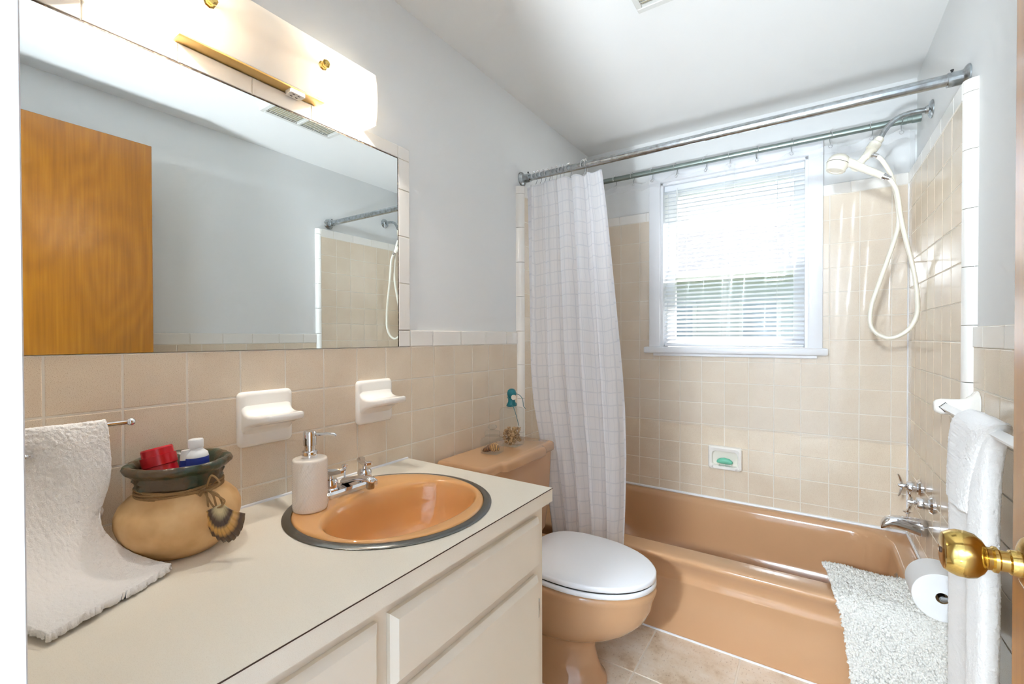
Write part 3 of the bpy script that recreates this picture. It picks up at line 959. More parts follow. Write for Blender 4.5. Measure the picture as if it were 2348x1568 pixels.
for (x, z, wy, hz) in ((-0.016, 0.022, 0.013, 0.008), (-0.006, 0.024, 0.013, 0.0095), (0.012, 0.029, 0.012, 0.0085), (0.035, 0.036, 0.0115, 0.0075), (0.060, 0.041, 0.0115, 0.007), (0.082, 0.0425, 0.0125, 0.0075), (0.094, 0.0415, 0.012, 0.007), (0.099, 0.040, 0.009, 0.005)):
    ring = []
    for i in range(20):
        a = 2 * PI * i / 20
        ring.append((FX + x, FY + wy * math.cos(a), FZ + z + hz * math.sin(a)))
    sp.append(ring)
put('spout', loft(sp), mt['chrome'], fau, angle=60)
put('aerator', lathe([(0.0095, FZ + 0.020), (0.010, FZ + 0.022), (0.0105, FZ + 0.04)], 20, (FX + 0.088, FY, 0)), mt['chrome_dull'], fau)
put('lift_rod', lathe([(0.0025, FZ + 0.02), (0.0025, FZ + 0.048), (0.0055, FZ + 0.056), (0.008, FZ + 0.062), (0.008, FZ + 0.064), (0.003, FZ + 0.066), (0, FZ + 0.066)], 18, (FX - 0.014, FY, 0)), mt['chrome'], fau)

# ------------------------------------------------------------------ mirror
MY0, MY1, MZ1 = YN + 0.003, 0.8215, 1.777
mir = thing('mirror', (0, 0.35, ZM), 'large frameless wall mirror above the vanity backsplash', 'mirror')
put('mirror_glass', box(-0.0045, 0.0008, MY0, MY1, ZM + 0.001, MZ1), mt['mirror'], mir, smooth=False)
put('worn_edge', box(-0.003, 0.0012, MY1 - 0.0005, MY1 + 0.0022, ZM + 0.001, MZ1 + 0.001), mt['dark_edge'], mir, smooth=False)
put('worn_edge', box(-0.003, 0.0011, MY0, MY1 + 0.001, MZ1 - 0.001, MZ1 + 0.0016), mt['dark_edge'], mir, smooth=False)

# ------------------------------------------------------------------ vanity light
LY = 0.373
lamp = thing('vanity_light', (0.05, LY, 1.78), 'frosted vanity light with gold pan and brass knobs above the mirror', 'lamp')
put('lamp_pan', box(PXL + 0.001, 0.034, LY - 0.175, LY + 0.165, 1.8225, 1.93, 0.004, 2), mt['gold_pan'], lamp)
def sheet(x_mid, bow, y0, y1, z0, z1, th, n=14):
    a, b = [], []
    for i in range(n + 1):
        t = i / n
        xx = x_mid - bow * (2 * t - 1) ** 2
        a.append((xx, z0 + (z1 - z0) * t))
        b.append((xx - th, z0 + (z1 - z0) * t))
    prof = a + b[::-1]
    return loft([[(x, y0, z) for x, z in prof], [(x, y1, z) for x, z in prof]])
sec = []
for i in range(15):
    t = i / 14
    sec.append((0.068 - 0.008 * (2 * t - 1) ** 2, 1.813 + 0.145 * t))
sec += [(0.058, 1.963), (0.050, 1.9655), (PXL + 0.001, 1.9665)]
inn = [(x - 0.003, min(z, 1.9635)) for x, z in sec[:-1]] + [(PXL + 0.001, 1.9635)]
prof = sec + inn[::-1]
shd = loft([[(x, y, z) for x, z in prof] for y in (LY - 0.313, LY + 0.313)], True, False, False)
for y in (LY - 0.313, LY + 0.313):  # top return and end caps added to keep bulb light off the wall
    fan = [(PXL + 0.001, y, 1.813)] + [(x, y, z) for x, z in sec]
    shd.merge(loft([[(p[0], p[1], p[2]) for p in fan], [(p[0], p[1] + (0.002 if y < LY else -0.002), p[2]) for p in fan]]))
put('lamp_shade', shd, mt['shade'], lamp, angle=50)
for dy in (-0.1325, 0.1325):
    kb = put('knob', lathe([(0.011, 0.0), (0.012, 0.002), (0.009, 0.004), (0.008, 0.008), (0.0105, 0.013), (0.0105, 0.018), (0.007, 0.022), (0, 0.023)], 8, (0.069, LY + dy, 1.897), (1, 0, 0)), mt['brass'], lamp, angle=20)
    put('stem', tube([(0.033, LY + dy, 1.897), (0.07, LY + dy, 1.897)], 0.003, 8), mt['brass'], kb)
for dy in (-0.235, 0.235):
    bb = put('bulb', sphere((0.036, LY + dy, 1.885), 0.020, 3), mt['bulb'], lamp)
    put('socket', lathe([(0.016, 0.0), (0.016, 0.022)], 16, (PXL + 0.002, LY + dy, 1.885), (1, 0, 0)), mt['white_plastic'], bb)
    l_ = bpy.data.lights.new('bulb_light', 'POINT')
    l_.energy = BULB
    l_.color = (1, 0.95, 0.88)
    l_.shadow_soft_size = 0.022
    lo = bpy.data.objects.new('bulb_light', l_)
    _link(lo, lamp, Vector((0.036, LY + dy, 1.885)))
out = put('outlet', loft([rrect(0.006, 0.034, 0.440, 0.480, 0.004, z) for z in (1.8222, 1.814, 1.8125)]), mt['porc_white'], lamp)
for dx, dy in ((0.008, 0.012), (0.008, 0.026), (0.02, 0.012), (0.02, 0.026)):
    put('outlet_slot', box(0.006 + dx - 0.0012, 0.006 + dx + 0.0012, 0.440 + dy - 0.003, 0.440 + dy + 0.003, 1.8120, 1.8126), mt['black'], out, smooth=False)

# ------------------------------------------------------------------ ceiling vent
vz = CEIL
vent = thing('ceiling_vent', (0.85, 1.11, CEIL - 0.018), 'white ceiling air vent with two banks of louvres', 'vent')
vx0, vx1, vy0, vy1 = 0.645, 1.062, 0.925, 1.30
g = G()
for a in ((vx0, vx1, vy0, vy0 + 0.022), (vx0, vx1, vy1 - 0.022, vy1), (vx0, vx0 + 0.018, vy0 + 0.022, vy1 - 0.022), (vx1 - 0.018, vx1, vy0 + 0.022, vy1 - 0.022), (vx0 + 0.018, vx1 - 0.018, 1.104, 1.118)):
    g.merge(box(a[0], a[1], a[2], a[3], vz - 0.018, vz - 0.0005, 0.002))
put('vent_frame', g, mt['grey_vent'], vent)
put('vent_back', box(vx0 + 0.01, vx1 - 0.01, vy0 + 0.01, vy1 - 0.01, vz - 0.004, vz - 0.0006), mt['vent_dark'], vent, smooth=False)
for b0, b1 in ((vy0 + 0.024, 1.102), (1.120, vy1 - 0.024)):
    n = 13
    for i in range(n):
        y = b0 + (b1 - b0) * (i + 0.5) / n
        put('louvre', loft([[(x, y - 0.004, vz - 0.015), (x, y - 0.0028, vz - 0.0155), (x, y + 0.005, vz - 0.005), (x, y + 0.0038, vz - 0.0045)] for x in (vx0 + 0.016, vx1 - 0.016)]), mt['grey_vent'], vent, smooth=False)

# ------------------------------------------------------------------ blind
bl = thing('window_blind', (0.777, 2.352, WZ0), 'white horizontal slat blind lowered over the window', 'blind')
bx0, bx1, by = WX0 + 0.014, WX1 - 0.014, 2.362
put('headrail', box(bx0, bx1, by - 0.014, by + 0.014, 1.992, 2.022, 0.002), mt['slat'], bl)
put('bottom_rail', box(bx0, bx1, by - 0.012, by + 0.012, 1.141, 1.153, 0.003), mt['slat'], bl)
ns = 38
slat_g = grid(1, 6, lambda u, v: (bx0 + (bx1 - bx0) * u, (v - 0.5) * 0.025, 0.0016 * (1 - (2 * v - 1) ** 2)))
tilt = R(28)
slat_g.v = [Vector((p.x, p.y * math.cos(tilt) - p.z * math.sin(tilt), p.y * math.sin(tilt) + p.z * math.cos(tilt))) for p in slat_g.v]
low = G(); low.add([(p.x, p.y, p.z) for p in slat_g.v] + [(p.x, p.y, p.z - 0.0004) for p in slat_g.v], [])
nv_ = len(slat_g.v)
low.f = [q for q in slat_g.f] + [tuple(reversed([i + nv_ for i in q])) for q in slat_g.f]
slat_me = mesh_of('slat', low, mt['slat'], 40)
for i in range(ns):
    inst('slat', slat_me, (0, by, 1.164 + i * 0.0221), bl)
for x in (0.565, 0.777, 0.99):
    for dy in (-0.0125, 0.0125):
        put('ladder_cord', tube([(x, by + dy, 1.15), (x, by + dy, 1.995)], 0.0007, 5), mt['cord'], bl)
put('tilt_wand', tube([(0.52, by - 0.02, 2.0), (0.52, by - 0.021, 1.62)], 0.0028, 6), mt['white_plastic'], bl)
put('lift_cord', tube(smooth_path([(1.045, by - 0.02, 2.0), (1.044, by - 0.02, 1.8), (1.03, by - 0.02, 1.68), (1.046, by - 0.02, 1.55)]), 0.001, 5), mt['cord'], bl)

# ------------------------------------------------------------------ rods
def rod_thing(name, y, z, r_, label, mat):
    o = thing(name, (0.75, y, z), label, 'curtain rod')
    return o
ro = rod_thing('shower_rod', 1.595, 1.9335, 0.0135, 'thick chrome shower rod spanning the tub front', 'x')
put('rod_tube', tube([(PXL + 0.02, 1.597, 1.9335), (0.80, 1.595, 1.9335)], 0.0150, 24), mt['chrome_dull'], ro)
put('rod_tube', tube([(0.80, 1.595, 1.9335), (PXR - 0.02, 1.592, 1.9335)], 0.0165, 24), mt['chrome_dull'], ro)
for x, d in ((PXL, 1), (PXR, -1)):
    fl_ = put('flange', lathe([(0.033, 0.0005), (0.033, 0.004), (0.029, 0.008), (0.023, 0.011), (0.02, 0.014), (0.02, 0.045), (0.0185, 0.047)], 28, (x, 1.595, 1.9335), (d, 0, 0)), mt['chrome_dull'], ro)
    put('set_screw', lathe([(0.0025, 0), (0.0025, 0.008), (0.004, 0.008), (0.004, 0.011)], 10, (x + d * 0.035, 1.595, 1.951)), mt['black'], fl_)
ri = rod_thing('window_curtain_rod', 2.265, 2.087, 0.011, 'thin grey-green tension rod in front of the window', 'x')
put('rod_tube', tube([(PXL + 0.002, 2.265, 2.087), (PXR - 0.05, 2.265, 2.087)], 0.0140, 20), mt['rod_dark'], ri)
put('rod_end', lathe([(0.014, -0.062), (0.0165, -0.06), (0.0165, -0.045), (0.0155, -0.044), (0.0155, -0.03), (0.017, -0.029), (0.0175, -0.0005)], 20, (PXR, 2.265, 2.087), (1, 0, 0)), mt['rod_dark'], ri)

# ------------------------------------------------------------------ hooks
ORD = ['first', 'second', 'third', 'fourth', 'fifth', 'sixth', 'seventh', 'eighth', 'ninth', 'tenth', 'eleventh', 'twelfth']
def hook_geo(rr, drop):
    pts = [(-rr * 0.9, -0.012), (-rr * 1.05, 0.0), (-rr * 0.75, rr * 0.85), (0, rr * 1.12), (rr * 0.8, rr * 0.8), (rr * 1.05, 0), (rr * 0.8, -drop * 0.5), (rr * 0.3, -drop * 0.85)]
    g = tube(smooth_path([(0, a, b) for a, b in pts], 5), 0.0014, 6)
    ring = [(0.007 * math.cos(t), rr * 0.3, -drop * 0.85 - 0.006 + 0.007 * math.sin(t)) for t in [2 * PI * i / 16 for i in range(16)]]
    g.merge(tube(ring, 0.0014, 6, True))
    return g
hk_in = mesh_of('hook_wire', hook_geo(0.0165, 0.046), mt['chrome'], 40)
hk_bead = mesh_of('hook_bead', sphere((0, 0, 0), 0.0034, 2), mt['chrome'], 40)
rnd = random.Random(4)
INX = [0.197, 0.298, 0.405, 0.531, 0.675, 0.789, 0.911, 1.054, 1.201, 1.343, 1.4426]
for i, x in enumerate(INX):
    o = thing('curtain_hook', (x, 2.265, 2.087), '%s wire hook from the left on the thin window rod' % ORD[i].capitalize(), 'hook', 'wire hooks on the window rod')
    a = inst('hook_wire', hk_in, (x, 2.265, 2.087), o); a.rotation_euler = (0, 0, rnd.uniform(-0.5, 0.5))
    inst('hook_bead', hk_bead, (x, 2.265, 2.1075), o)
hk_out = mesh_of('hook_wire', hook_geo(0.0195, 0.044), mt['chrome'], 40)
OUX = [0.062, 0.085, 0.107, 0.130, 0.1526, 0.1747, 0.192, 0.2097, 0.238, 0.3064, 0.318]
for i, x in enumerate(OUX):
    o = thing('curtain_hook', (x, 1.596, 1.9335), '%s wire hook from the left on the thick shower rod' % ORD[i].capitalize(), 'hook', 'wire hooks holding the sheer curtain')
    a = inst('hook_wire', hk_out, (x, 1.596, 1.9335), o); a.rotation_euler = (0, 0, rnd.uniform(-0.4, 0.4))
    inst('hook_bead', hk_bead, (x, 1.596, 1.9575), o)

# ------------------------------------------------------------------ sheer curtain
def lerp_tab(tab, z):
    if z >= tab[0][0]:
        return tab[0][1:]
    for (a, b) in zip(tab[:-1], tab[1:]):
        if a[0] >= z >= b[0]:
            t = (a[0] - z) / (a[0] - b[0])
            t = t * t * (3 - 2 * t) if False else t
            return tuple(p + (q - p) * t for p, q in zip(a[1:], b[1:]))
    return tab[-1][1:]
CTAB = [(1.90, 0.022, 0.385, 1.582), (1.75, 0.028, 0.405, 1.578), (1.4, 0.036, 0.442, 1.568), (1.05, 0.045, 0.478, 1.558), (0.9, 0.060, 0.490, 1.553), (0.7, 0.105, 0.498, 1.548), (0.5, 0.145, 0.497, 1.542), (0.34, 0.175, 0.493, 1.538), (0.06, 0.20, 0.486, 1.536)]
def curt(u, v):
    ztop = 1.882 + 0.013 * abs(math.sin(u * PI * 6.5)) ** 0.7
    z = ztop + (0.06 - ztop) * v
    xa, xb, yy = lerp_tab(CTAB, z)
    ph = u * 2 * PI * 5.2
    amp = 0.010 + 0.011 * min(1, v * 1.6)
    x = xa + (xb - xa) * (u + 0.030 * math.sin(ph * 1.0 + 1.0))
    y = yy + amp * math.sin(ph + 0.5 * math.sin(3 * v)) + 0.005 * math.sin(ph * 2.3 + 4 * v)
    y -= 0.02 * math.sin(PI * v) * math.exp(-((u - 0.75) / 0.16) ** 2)
    return (x, y, z)
cg = grid(150, 70, curt)
cg.uv = [(a * 1.0, b * 1.55) for a, b in cg.uv]
cur = put('sheer_curtain', cg, mt['sheer'], None, 'sheer white checked curtain gathered at the left of the tub', 'shower curtain', angle=0)
def hemf(side):
    def f(u, v):
        p = Vector(curt(side, v))
        q = Vector(curt(side + (0.022 if side < 0.5 else -0.022), v))
        return p.lerp(q, u) + Vector((0, -0.0015, 0))
    return f
put('curtain_hem', grid(2, 60, hemf(0.0)), mt['sheer'], cur, angle=0)
put('curtain_hem', grid(2, 60, hemf(1.0)), mt['sheer'], cur, angle=0)

# ------------------------------------------------------------------ clear window curtain
LZ0 = 0.735
def vin(u, v):
    x = 0.035 + (1.484 - 0.035) * u
    dips = min(abs(x - h) for h in INX)
    zt = 2.047 - 0.008 * (1 - math.cos(min(1, dips / 0.06) * PI))
    z = zt + (LZ0 - zt) * v
    y = 2.262 + 0.010 * math.sin(x * 21) + 0.006 * math.sin(x * 47 + 3 * v) + 0.006 * mnoise.noise(Vector((x * 6, 3, z * 5)))
    y += 0.03 * (mnoise.noise(Vector((x * 2.2, 7, z * 1.6)))) * min(1, v * 2) * 0.6
    y = min(y, 2.283)
    return (x, y, z)
vg = put('clear_window_curtain', grid(190, 90, vin), mt['vinyl'], None, 'clear plastic curtain hanging in front of the window', 'shower liner', angle=0)
put('top_hem', grid(190, 3, lambda u, v: Vector(vin(u, 0.028 * v)) + Vector((0, -0.0012, 0))), mt['vinyl_hem'], vg, angle=0)
put('pleat', grid(4, 60, lambda u, v: Vector(vin(0.510 + (0.030 - 0.014 * v) * u - 0.014 * v, v * 0.66)) + Vector((0, -0.002 - 0.01 * math.sin(PI * u), 0))), mt['vinyl_hem'], vg, angle=0)
put('side_hem', grid(2, 60, lambda u, v: Vector(vin(1 - 0.012 * u, v)) + Vector((0, -0.0012, 0))), mt['vinyl_hem'], vg, angle=0)

# ------------------------------------------------------------------ shower
sh = thing('hand_shower', (PXR, 2.06, 2.03), 'cream hand shower with looping hose on a chrome arm', 'shower')
SYY = 2.06
put('wall_flange', lathe([(0.033, 0.0005), (0.033, 0.003), (0.028, 0.008), (0.016, 0.012), (0.013, 0.02)], 28, (PXR, SYY, 2.035), (-1, 0, 0)), mt['chrome_dull'], sh)
armp = smooth_path([(PXR - 0.002, SYY, 2.035), (1.455, SYY, 2.037), (1.42, SYY, 2.033), (1.392, SYY, 2.02), (1.37, SYY, 1.995), (1.355, SYY, 1.968)], 6)
put('shower_arm', tube(armp, 0.0095, 18), mt['chrome_dull'], sh)
d_ = Vector((-0.42, -0.15, -0.62)).normalized()
hb = Vector((1.353, SYY, 1.964))
put('swivel_nut', lathe([(0.0125, 0), (0.0155, 0.006), (0.0155, 0.02), (0.0165, 0.022), (0.02, 0.026), (0.021, 0.052), (0.0165, 0.056), (0.0145, 0.075), (0.0145, 0.088)], 24, hb, d_), mt['cream_plastic'], sh)
put('outlet_nut', lathe([(0.011, 0.0), (0.0115, 0.010), (0.009, 0.011), (0.009, 0.026)], 14, (1.322, SYY - 0.008, 1.903), (0.75, -0.1, -0.42)), mt['chrome'], sh)
put('holder_clip', tube(smooth_path([hb + d_ * 0.08, (1.288, SYY - 0.02, 1.874), (1.272, SYY - 0.03, 1.852)], 4), [0.0135] * 4 + [0.016] * 5, 16), mt['cream_plastic'], sh)
hd = Vector((0.118, 0.0, -0.078)).normalized()
hp = [(1.362, SYY - 0.03, 1.803), (1.33, SYY - 0.03, 1.826), (1.295, SYY - 0.03, 1.85), (1.265, SYY - 0.03, 1.873), (1.24, SYY - 0.03, 1.888), (1.222, SYY - 0.03, 1.893)]
han = put('handle', tube(smooth_path(hp, 5), [0.0115 + 0.0075 * (i / 25) for i in range(26)], 18), mt['cream_plastic'], sh)
hx, hz = 1.218, 1.886
hn = Vector((-0.30, -0.10, -1)).normalized()
put('spray_head', lathe([(0.0, -0.034), (0.018, -0.032), (0.031, -0.024), (0.0375, -0.010), (0.0385, 0.0), (0.0375, 0.003), (0.0385, 0.006), (0.0365, 0.016), (0.034, 0.02), (0.034, 0.03), (0.031, 0.034), (0.022, 0.034), (0.021, 0.031), (0, 0.031)], 36, (hx, SYY - 0.03, hz), hn), mt['cream_plastic'], sh, angle=40)
put('seam_line', tube([Vector((hx, SYY - 0.03, hz)) + (Vector((0, 0, 1)).rotation_difference(hn).to_matrix() @ Vector((0.0383 * math.cos(t), 0.0383 * math.sin(t), 0.003))) for t in [2 * PI * i / 32 for i in range(32)]], 0.0008, 5, True), mt['seam'], han)
put('handle_nut', lathe([(0.0125, 0.0), (0.0125, 0.012), (0.009, 0.013), (0.009, 0.026)], 16, (1.358, SYY - 0.03, 1.806), (0.118, 0, -0.078)), mt['chrome'], sh)
hose = [(1.335, SYY - 0.01, 1.895), (1.352, SYY - 0.012, 1.880), (1.376, SYY - 0.006, 1.835), (1.392, SYY, 1.785), (1.4065, SYY + 0.005, 1.70), (1.408, SYY + 0.008, 1.612), (1.384, SYY + 0.005, 1.513), (1.351, SYY, 1.397), (1.326, SYY - 0.005, 1.300), (1.329, SYY - 0.01, 1.222), (1.376, SYY - 0.015, 1.184), (1.428, SYY - 0.018, 1.206), (1.458, SYY - 0.02, 1.262), (1.460, SYY - 0.022, 1.340), (1.449, SYY - 0.024, 1.440), (1.429, SYY - 0.027, 1.541), (1.411, SYY - 0.03, 1.643), (1.400, SYY - 0.032, 1.735), (1.386, SYY - 0.031, 1.775), (1.376, SYY - 0.03, 1.7935)]
put('hose', tube(smooth_path(hose, 6), 0.0075, 12), mt['cream_plastic'], sh)

def tub_handle(y, z, rot, label):
    t = thing('tub_valve', (W, y, z), label, 'valve handle', 'chrome tub valves')
    put('escutcheon', lathe([(0.031, 0.0004), (0.031, 0.004), (0.026, 0.010), (0.019, 0.011)], 28, (W, y, z), (-1, 0, 0)), mt['chrome'], t)
    b = put('valve_body', lathe([(0.018, 0.0105), (0.019, 0.014), (0.019, 0.036), (0.016, 0.042), (0.008, 0.044), (0.007, 0.058), (0.005, 0.066), (0.0, 0.067)], 24, (W, y, z), (-1, 0, 0)), mt['chrome'], t)
    for k in range(2):
        a = rot + PI * k
        dvec = Vector((0, math.cos(a), math.sin(a)))
        side = Vector((0, -math.sin(a), math.cos(a)))
        rings = []
        for (l, wd, th, xo) in ((0.002, 0.006, 0.005, 0.054), (0.012, 0.0055, 0.0045, 0.056), (0.028, 0.0085, 0.004, 0.060), (0.038, 0.0095, 0.0035, 0.064), (0.041, 0.007, 0.002, 0.066)):
            cc = Vector((W - xo, y, z)) + dvec * l
            rings.append([cc + side * wd * math.cos(q) + X * th * math.sin(q) for q in [2 * PI * i / 10 for i in range(10)]])
        put('lever', loft(rings), mt['chrome'], b)
tub_handle(2.05, 0.621, R(80), 'chrome tub valve nearer the window wall')
tub_handle(1.85, 0.619, R(105), 'chrome tub valve nearer the towel bar')
spt = thing('tub_spout', (W, 1.95, 0.50), 'chrome tub spout with a lift diverter knob', 'tub spout')
rings = []
for (dx, zt, zb, wy) in ((0.0005, 0.531, 0.474, 0.024), (0.006, 0.534, 0.472, 0.026), (0.02, 0.534, 0.474, 0.026), (0.05, 0.534, 0.483, 0.024), (0.08, 0.533, 0.490, 0.022), (0.1, 0.530, 0.490, 0.021), (0.115, 0.522, 0.480, 0.020), (0.124, 0.508, 0.477, 0.018), (0.128, 0.49, 0.4775, 0.015)):
    ring = []
    for i in range(20):
        a = 2 * PI * i / 20
        ring.append((W - dx, 1.95 + wy * math.copysign(abs(math.cos(a)) ** 0.8, math.cos(a)), (zt + zb) / 2 + (zt - zb) / 2 * math.copysign(abs(math.sin(a)) ** 0.8, math.sin(a))))
    rings.append(ring)
put('spout_body', loft(rings), mt['chrome'], spt, angle=60)
put('diverter_knob', lathe([(0.0035, 0.53), (0.0035, 0.545), (0.007, 0.548), (0.0125, 0.552), (0.0125, 0.5545), (0, 0.556)], 20, (W - 0.052, 1.95, 0)), mt['chrome'], spt)

# ------------------------------------------------------------------ soap dish in the tub wall
def rr_xz(x0, x1, z0, z1, r_, y, k=5):
    return [Vector((p.x, y, p.y)) for p in rrect(x0, x1, z0, z1, r_, 0, k)]
def rr_yz(y0, y1, z0, z1, r_, x, k=5):
    return [Vector((x, p.x, p.y)) for p in rrect(y0, y1, z0, z1, r_, 0, k)]
sd = thing('soap_dish', (0.764, YB, 0.508), 'white ceramic soap dish set in the tub wall', 'soap dish')
put('dish_body', loft([rr_xz(0.686, 0.842, 0.510, 0.628, 0.012, YB + 0.004), rr_xz(0.684, 0.844, 0.508, 0.630, 0.014, YB - 0.006), rr_xz(0.688, 0.840, 0.511, 0.626, 0.016, YB - 0.018), rr_xz(0.695, 0.833, 0.517, 0.619, 0.016, YB - 0.022), rr_xz(0.703, 0.825, 0.524, 0.604, 0.018, YB - 0.018), rr_xz(0.707, 0.821, 0.528, 0.599, 0.018, YB + 0.003)]), mt['porc_white'], sd)
put('dish_lip', loft([rr_xz(0.705, 0.823, 0.516, 0.531, 0.006, YB), rr_xz(0.703, 0.825, 0.515, 0.532, 0.006, YB - 0.022), rr_xz(0.712, 0.816, 0.517, 0.530, 0.005, YB - 0.031)]), mt['porc_white'], sd)
for x in (0.735, 0.764, 0.793):
    put('dish_ridge', tube([(x, YB, 0.5325), (x, YB - 0.028, 0.5315)], 0.0022, 6), mt['porc_white'], sd)
soap = [ (0.727, 0.004), (0.731, 0.010), (0.742, 0.0155), (0.764, 0.018), (0.786, 0.0155), (0.797, 0.010), (0.801, 0.004)]
rings = []
for x, hh in soap:
    arc = 0.006 * (1 - ((x - 0.764) / 0.037) ** 2)
    rings.append([(x, YB - 0.0175 + (0.006 + hh * 0.35) * math.cos(q), 0.551 + arc + hh * 0.9 * math.sin(q)) for q in [2 * PI * i / 16 for i in range(16)]])
put('soap_bar', loft(rings), mt['soap'], None, 'pale green soap bar in the tub soap dish', 'soap', angle=60)

# ------------------------------------------------------------------ ceramic holders above the vanity
def cup_holder(y0, label):
    yc = y0 + 0.066
    t = thing('ceramic_wall_holder', (0, yc, 0.93), label, 'wall holder', 'white ceramic wall holders')
    put('back_plate', loft([rr_yz(y0, y0 + 0.132, 0.929, 1.061, 0.012, 0.0005), rr_yz(y0, y0 + 0.132, 0.929, 1.061, 0.012, 0.008), rr_yz(y0 + 0.003, y0 + 0.129, 0.932, 1.058, 0.012, 0.0125), rr_yz(y0 + 0.009, y0 + 0.123, 0.938, 1.052, 0.01, 0.0145)]), mt['porc_white'], t, angle=50)
    rg_ = []
    for x, hw, z0_, z1_, r_ in ((0.0125, 0.061, 0.958, 1.034, 0.014), (0.017, 0.061, 0.964, 1.022, 0.012), (0.026, 0.0605, 0.973, 1.013, 0.010), (0.040, 0.060, 0.980, 1.0085, 0.008), (0.060, 0.056, 0.986, 1.0085, 0.008), (0.080, 0.053, 0.990, 1.0105, 0.008), (0.092, 0.048, 0.993, 1.012, 0.007), (0.098, 0.042, 0.997, 1.010, 0.005)):
        rg_.append(rr_yz(yc - hw, yc + hw, z0_, z1_, r_, x))
    s_ = put('shelf', loft(rg_), mt['porc_white'], t, angle=60)
cup_holder(0.3193, 'white ceramic wall holder above the soap dispenser, nearer the pot')
cup_holder(0.6530, 'white ceramic wall holder above the faucet, nearer the toilet')

# ------------------------------------------------------------------ soap dispenser
DXX, DYY, DZZ = 0.163, 0.4035, CT + 0.0086
sdp = thing('soap_dispenser', (DXX, DYY, DZZ), 'pearly dimpled soap dispenser with chrome pump by the basin', 'soap dispenser')
def dimple(r_, z, a):
    if 0.008 < z - DZZ < 0.112:
        return r_ + 0.0007 * math.sin(a * 44) * math.sin((z - DZZ) * 2 * PI / 0.0066 * 0.75)
    return r_
prof = [(0.034, DZZ), (0.0365, DZZ + 0.001), (0.0372, DZZ + 0.004)]
k = 0.008
while k < 0.113:
    prof.append((0.0375, DZZ + k)); k += 0.0011
prof += [(0.0375, DZZ + 0.115), (0.0365, DZZ + 0.118), (0.032, DZZ + 0.1195), (0.013, DZZ + 0.1205)]
put('bottle', lathe(prof, 176, (DXX, DYY, 0), fn=dimple), mt['dispenser'], sdp, angle=0)
pm = put('pump', lathe([(0.0165, DZZ + 0.120), (0.0170, DZZ + 0.122), (0.0170, DZZ + 0.134), (0.0150, DZZ + 0.136), (0.0150, DZZ + 0.1365), (0.0115, DZZ + 0.137), (0.0115, DZZ + 0.147), (0.0145, DZZ + 0.148), (0.0145, DZZ + 0.176), (0.013, DZZ + 0.180), (0.006, DZZ + 0.182), (0.0, DZZ + 0.1822)], 28, (DXX, DYY, 0)), mt['chrome'], sdp, angle=30)
nd = Vector((0.74, 0.67, 0)).normalized()
b0 = Vector((DXX, DYY, DZZ + 0.1725))
put('nozzle', tube([b0 + nd * 0.012, b0 + nd * 0.04, b0 + nd * 0.054 + Vector((0, 0, -0.001)), b0 + nd * 0.058 + Vector((0, 0, -0.005))], [0.004, 0.0034, 0.0032, 0.0028], 10), mt['chrome'], pm)

# ------------------------------------------------------------------ clay pot with toiletries
PX, PY, PZ = 0.112, 0.165, CT
pot = thing('clay_pot', (PX, PY, PZ), 'round pale clay pot with a dark green collar and twine bow', 'pot')
def wob(r_, z, a):
    return r_ * (1 + 0.012 * math.sin(2 * a + 1))
body = [(0.045, 0.0), (0.062, 0.002), (0.080, 0.018), (0.094, 0.040), (0.1005, 0.062), (0.1005, 0.078), (0.094, 0.094), (0.082, 0.107), (0.071, 0.115), (0.066, 0.121), (0.064, 0.135)]
put('pot_body', lathe([(r_, PZ + z) for r_, z in body], 56, (PX, PY, 0), fn=wob), mt['clay'], pot, angle=70)
def wob2(r_, z, a):
    return r_ * (1 + 0.025 * math.sin(3 * a) + 0.020 * math.sin(7 * a + 60 * z) + 0.014 * math.sin(17 * a + 500 * z) + 0.010 * math.sin(29 * a + 2))
coll = [(0.060, 0.122), (0.066, 0.124), (0.070, 0.131), (0.067, 0.138), (0.072, 0.143), (0.070, 0.149), (0.076, 0.154), (0.083, 0.160), (0.085, 0.166), (0.082, 0.172), (0.074, 0.171), (0.066, 0.160), (0.060, 0.14), (0.057, 0.10), (0.05, 0.04), (0.0, 0.03)]
put('collar', lathe([(r_, PZ + z) for r_, z in coll], 72, (PX, PY, 0), fn=wob2, cap0=False), mt['collar'], pot, angle=80)
for i in range(4):
    pts = []
    for k in range(48):
        a = 2 * PI * k / 48
        pts.append((PX + 0.0695 * math.cos(a) * (1 + 0.01 * math.sin(5 * a + i)), PY + 0.0695 * math.sin(a), PZ + 0.1135 + i * 0.0042 + 0.0015 * math.sin(3 * a + i * 2)))
    put('twine', tube(pts, 0.0024, 6, True), mt['twine'], pot)
kn_ = Vector((PX + 0.0746, PY + 0.0136, PZ + 0.121))
rv = Vector((0.83, 0.55, 0))       # across the view
tow = Vector((0.55, -0.83, 0))     # toward the viewer
for (dx, dz, ln) in ((-0.050, -0.012, 1), (0.036, 0.018, 1), (-0.034, -0.020, 1), (0.045, -0.016, 1)):
    lp = [kn_, kn_ + rv * dx * 0.5 + Vector((0, 0, dz + 0.012)) + tow * 0.012, kn_ + rv * dx + Vector((0, 0, dz)) + tow * 0.016, kn_ + rv * dx * 0.6 + Vector((0, 0, dz - 0.012)) + tow * 0.016, kn_ + tow * 0.006]
    put('bow_loop', tube(smooth_path(lp, 6), 0.0018, 6), mt['twine'], pot)
for dx in (0.014, 0.030, 0.044):
    put('bow_tail', tube(smooth_path([kn_, kn_ + rv * dx * 0.7 + Vector((0, 0, -0.006)) + tow * 0.012, kn_ + rv * dx + Vector((0, 0, -0.035)) + tow * 0.014]), 0.0018, 6), mt['twine'], pot)
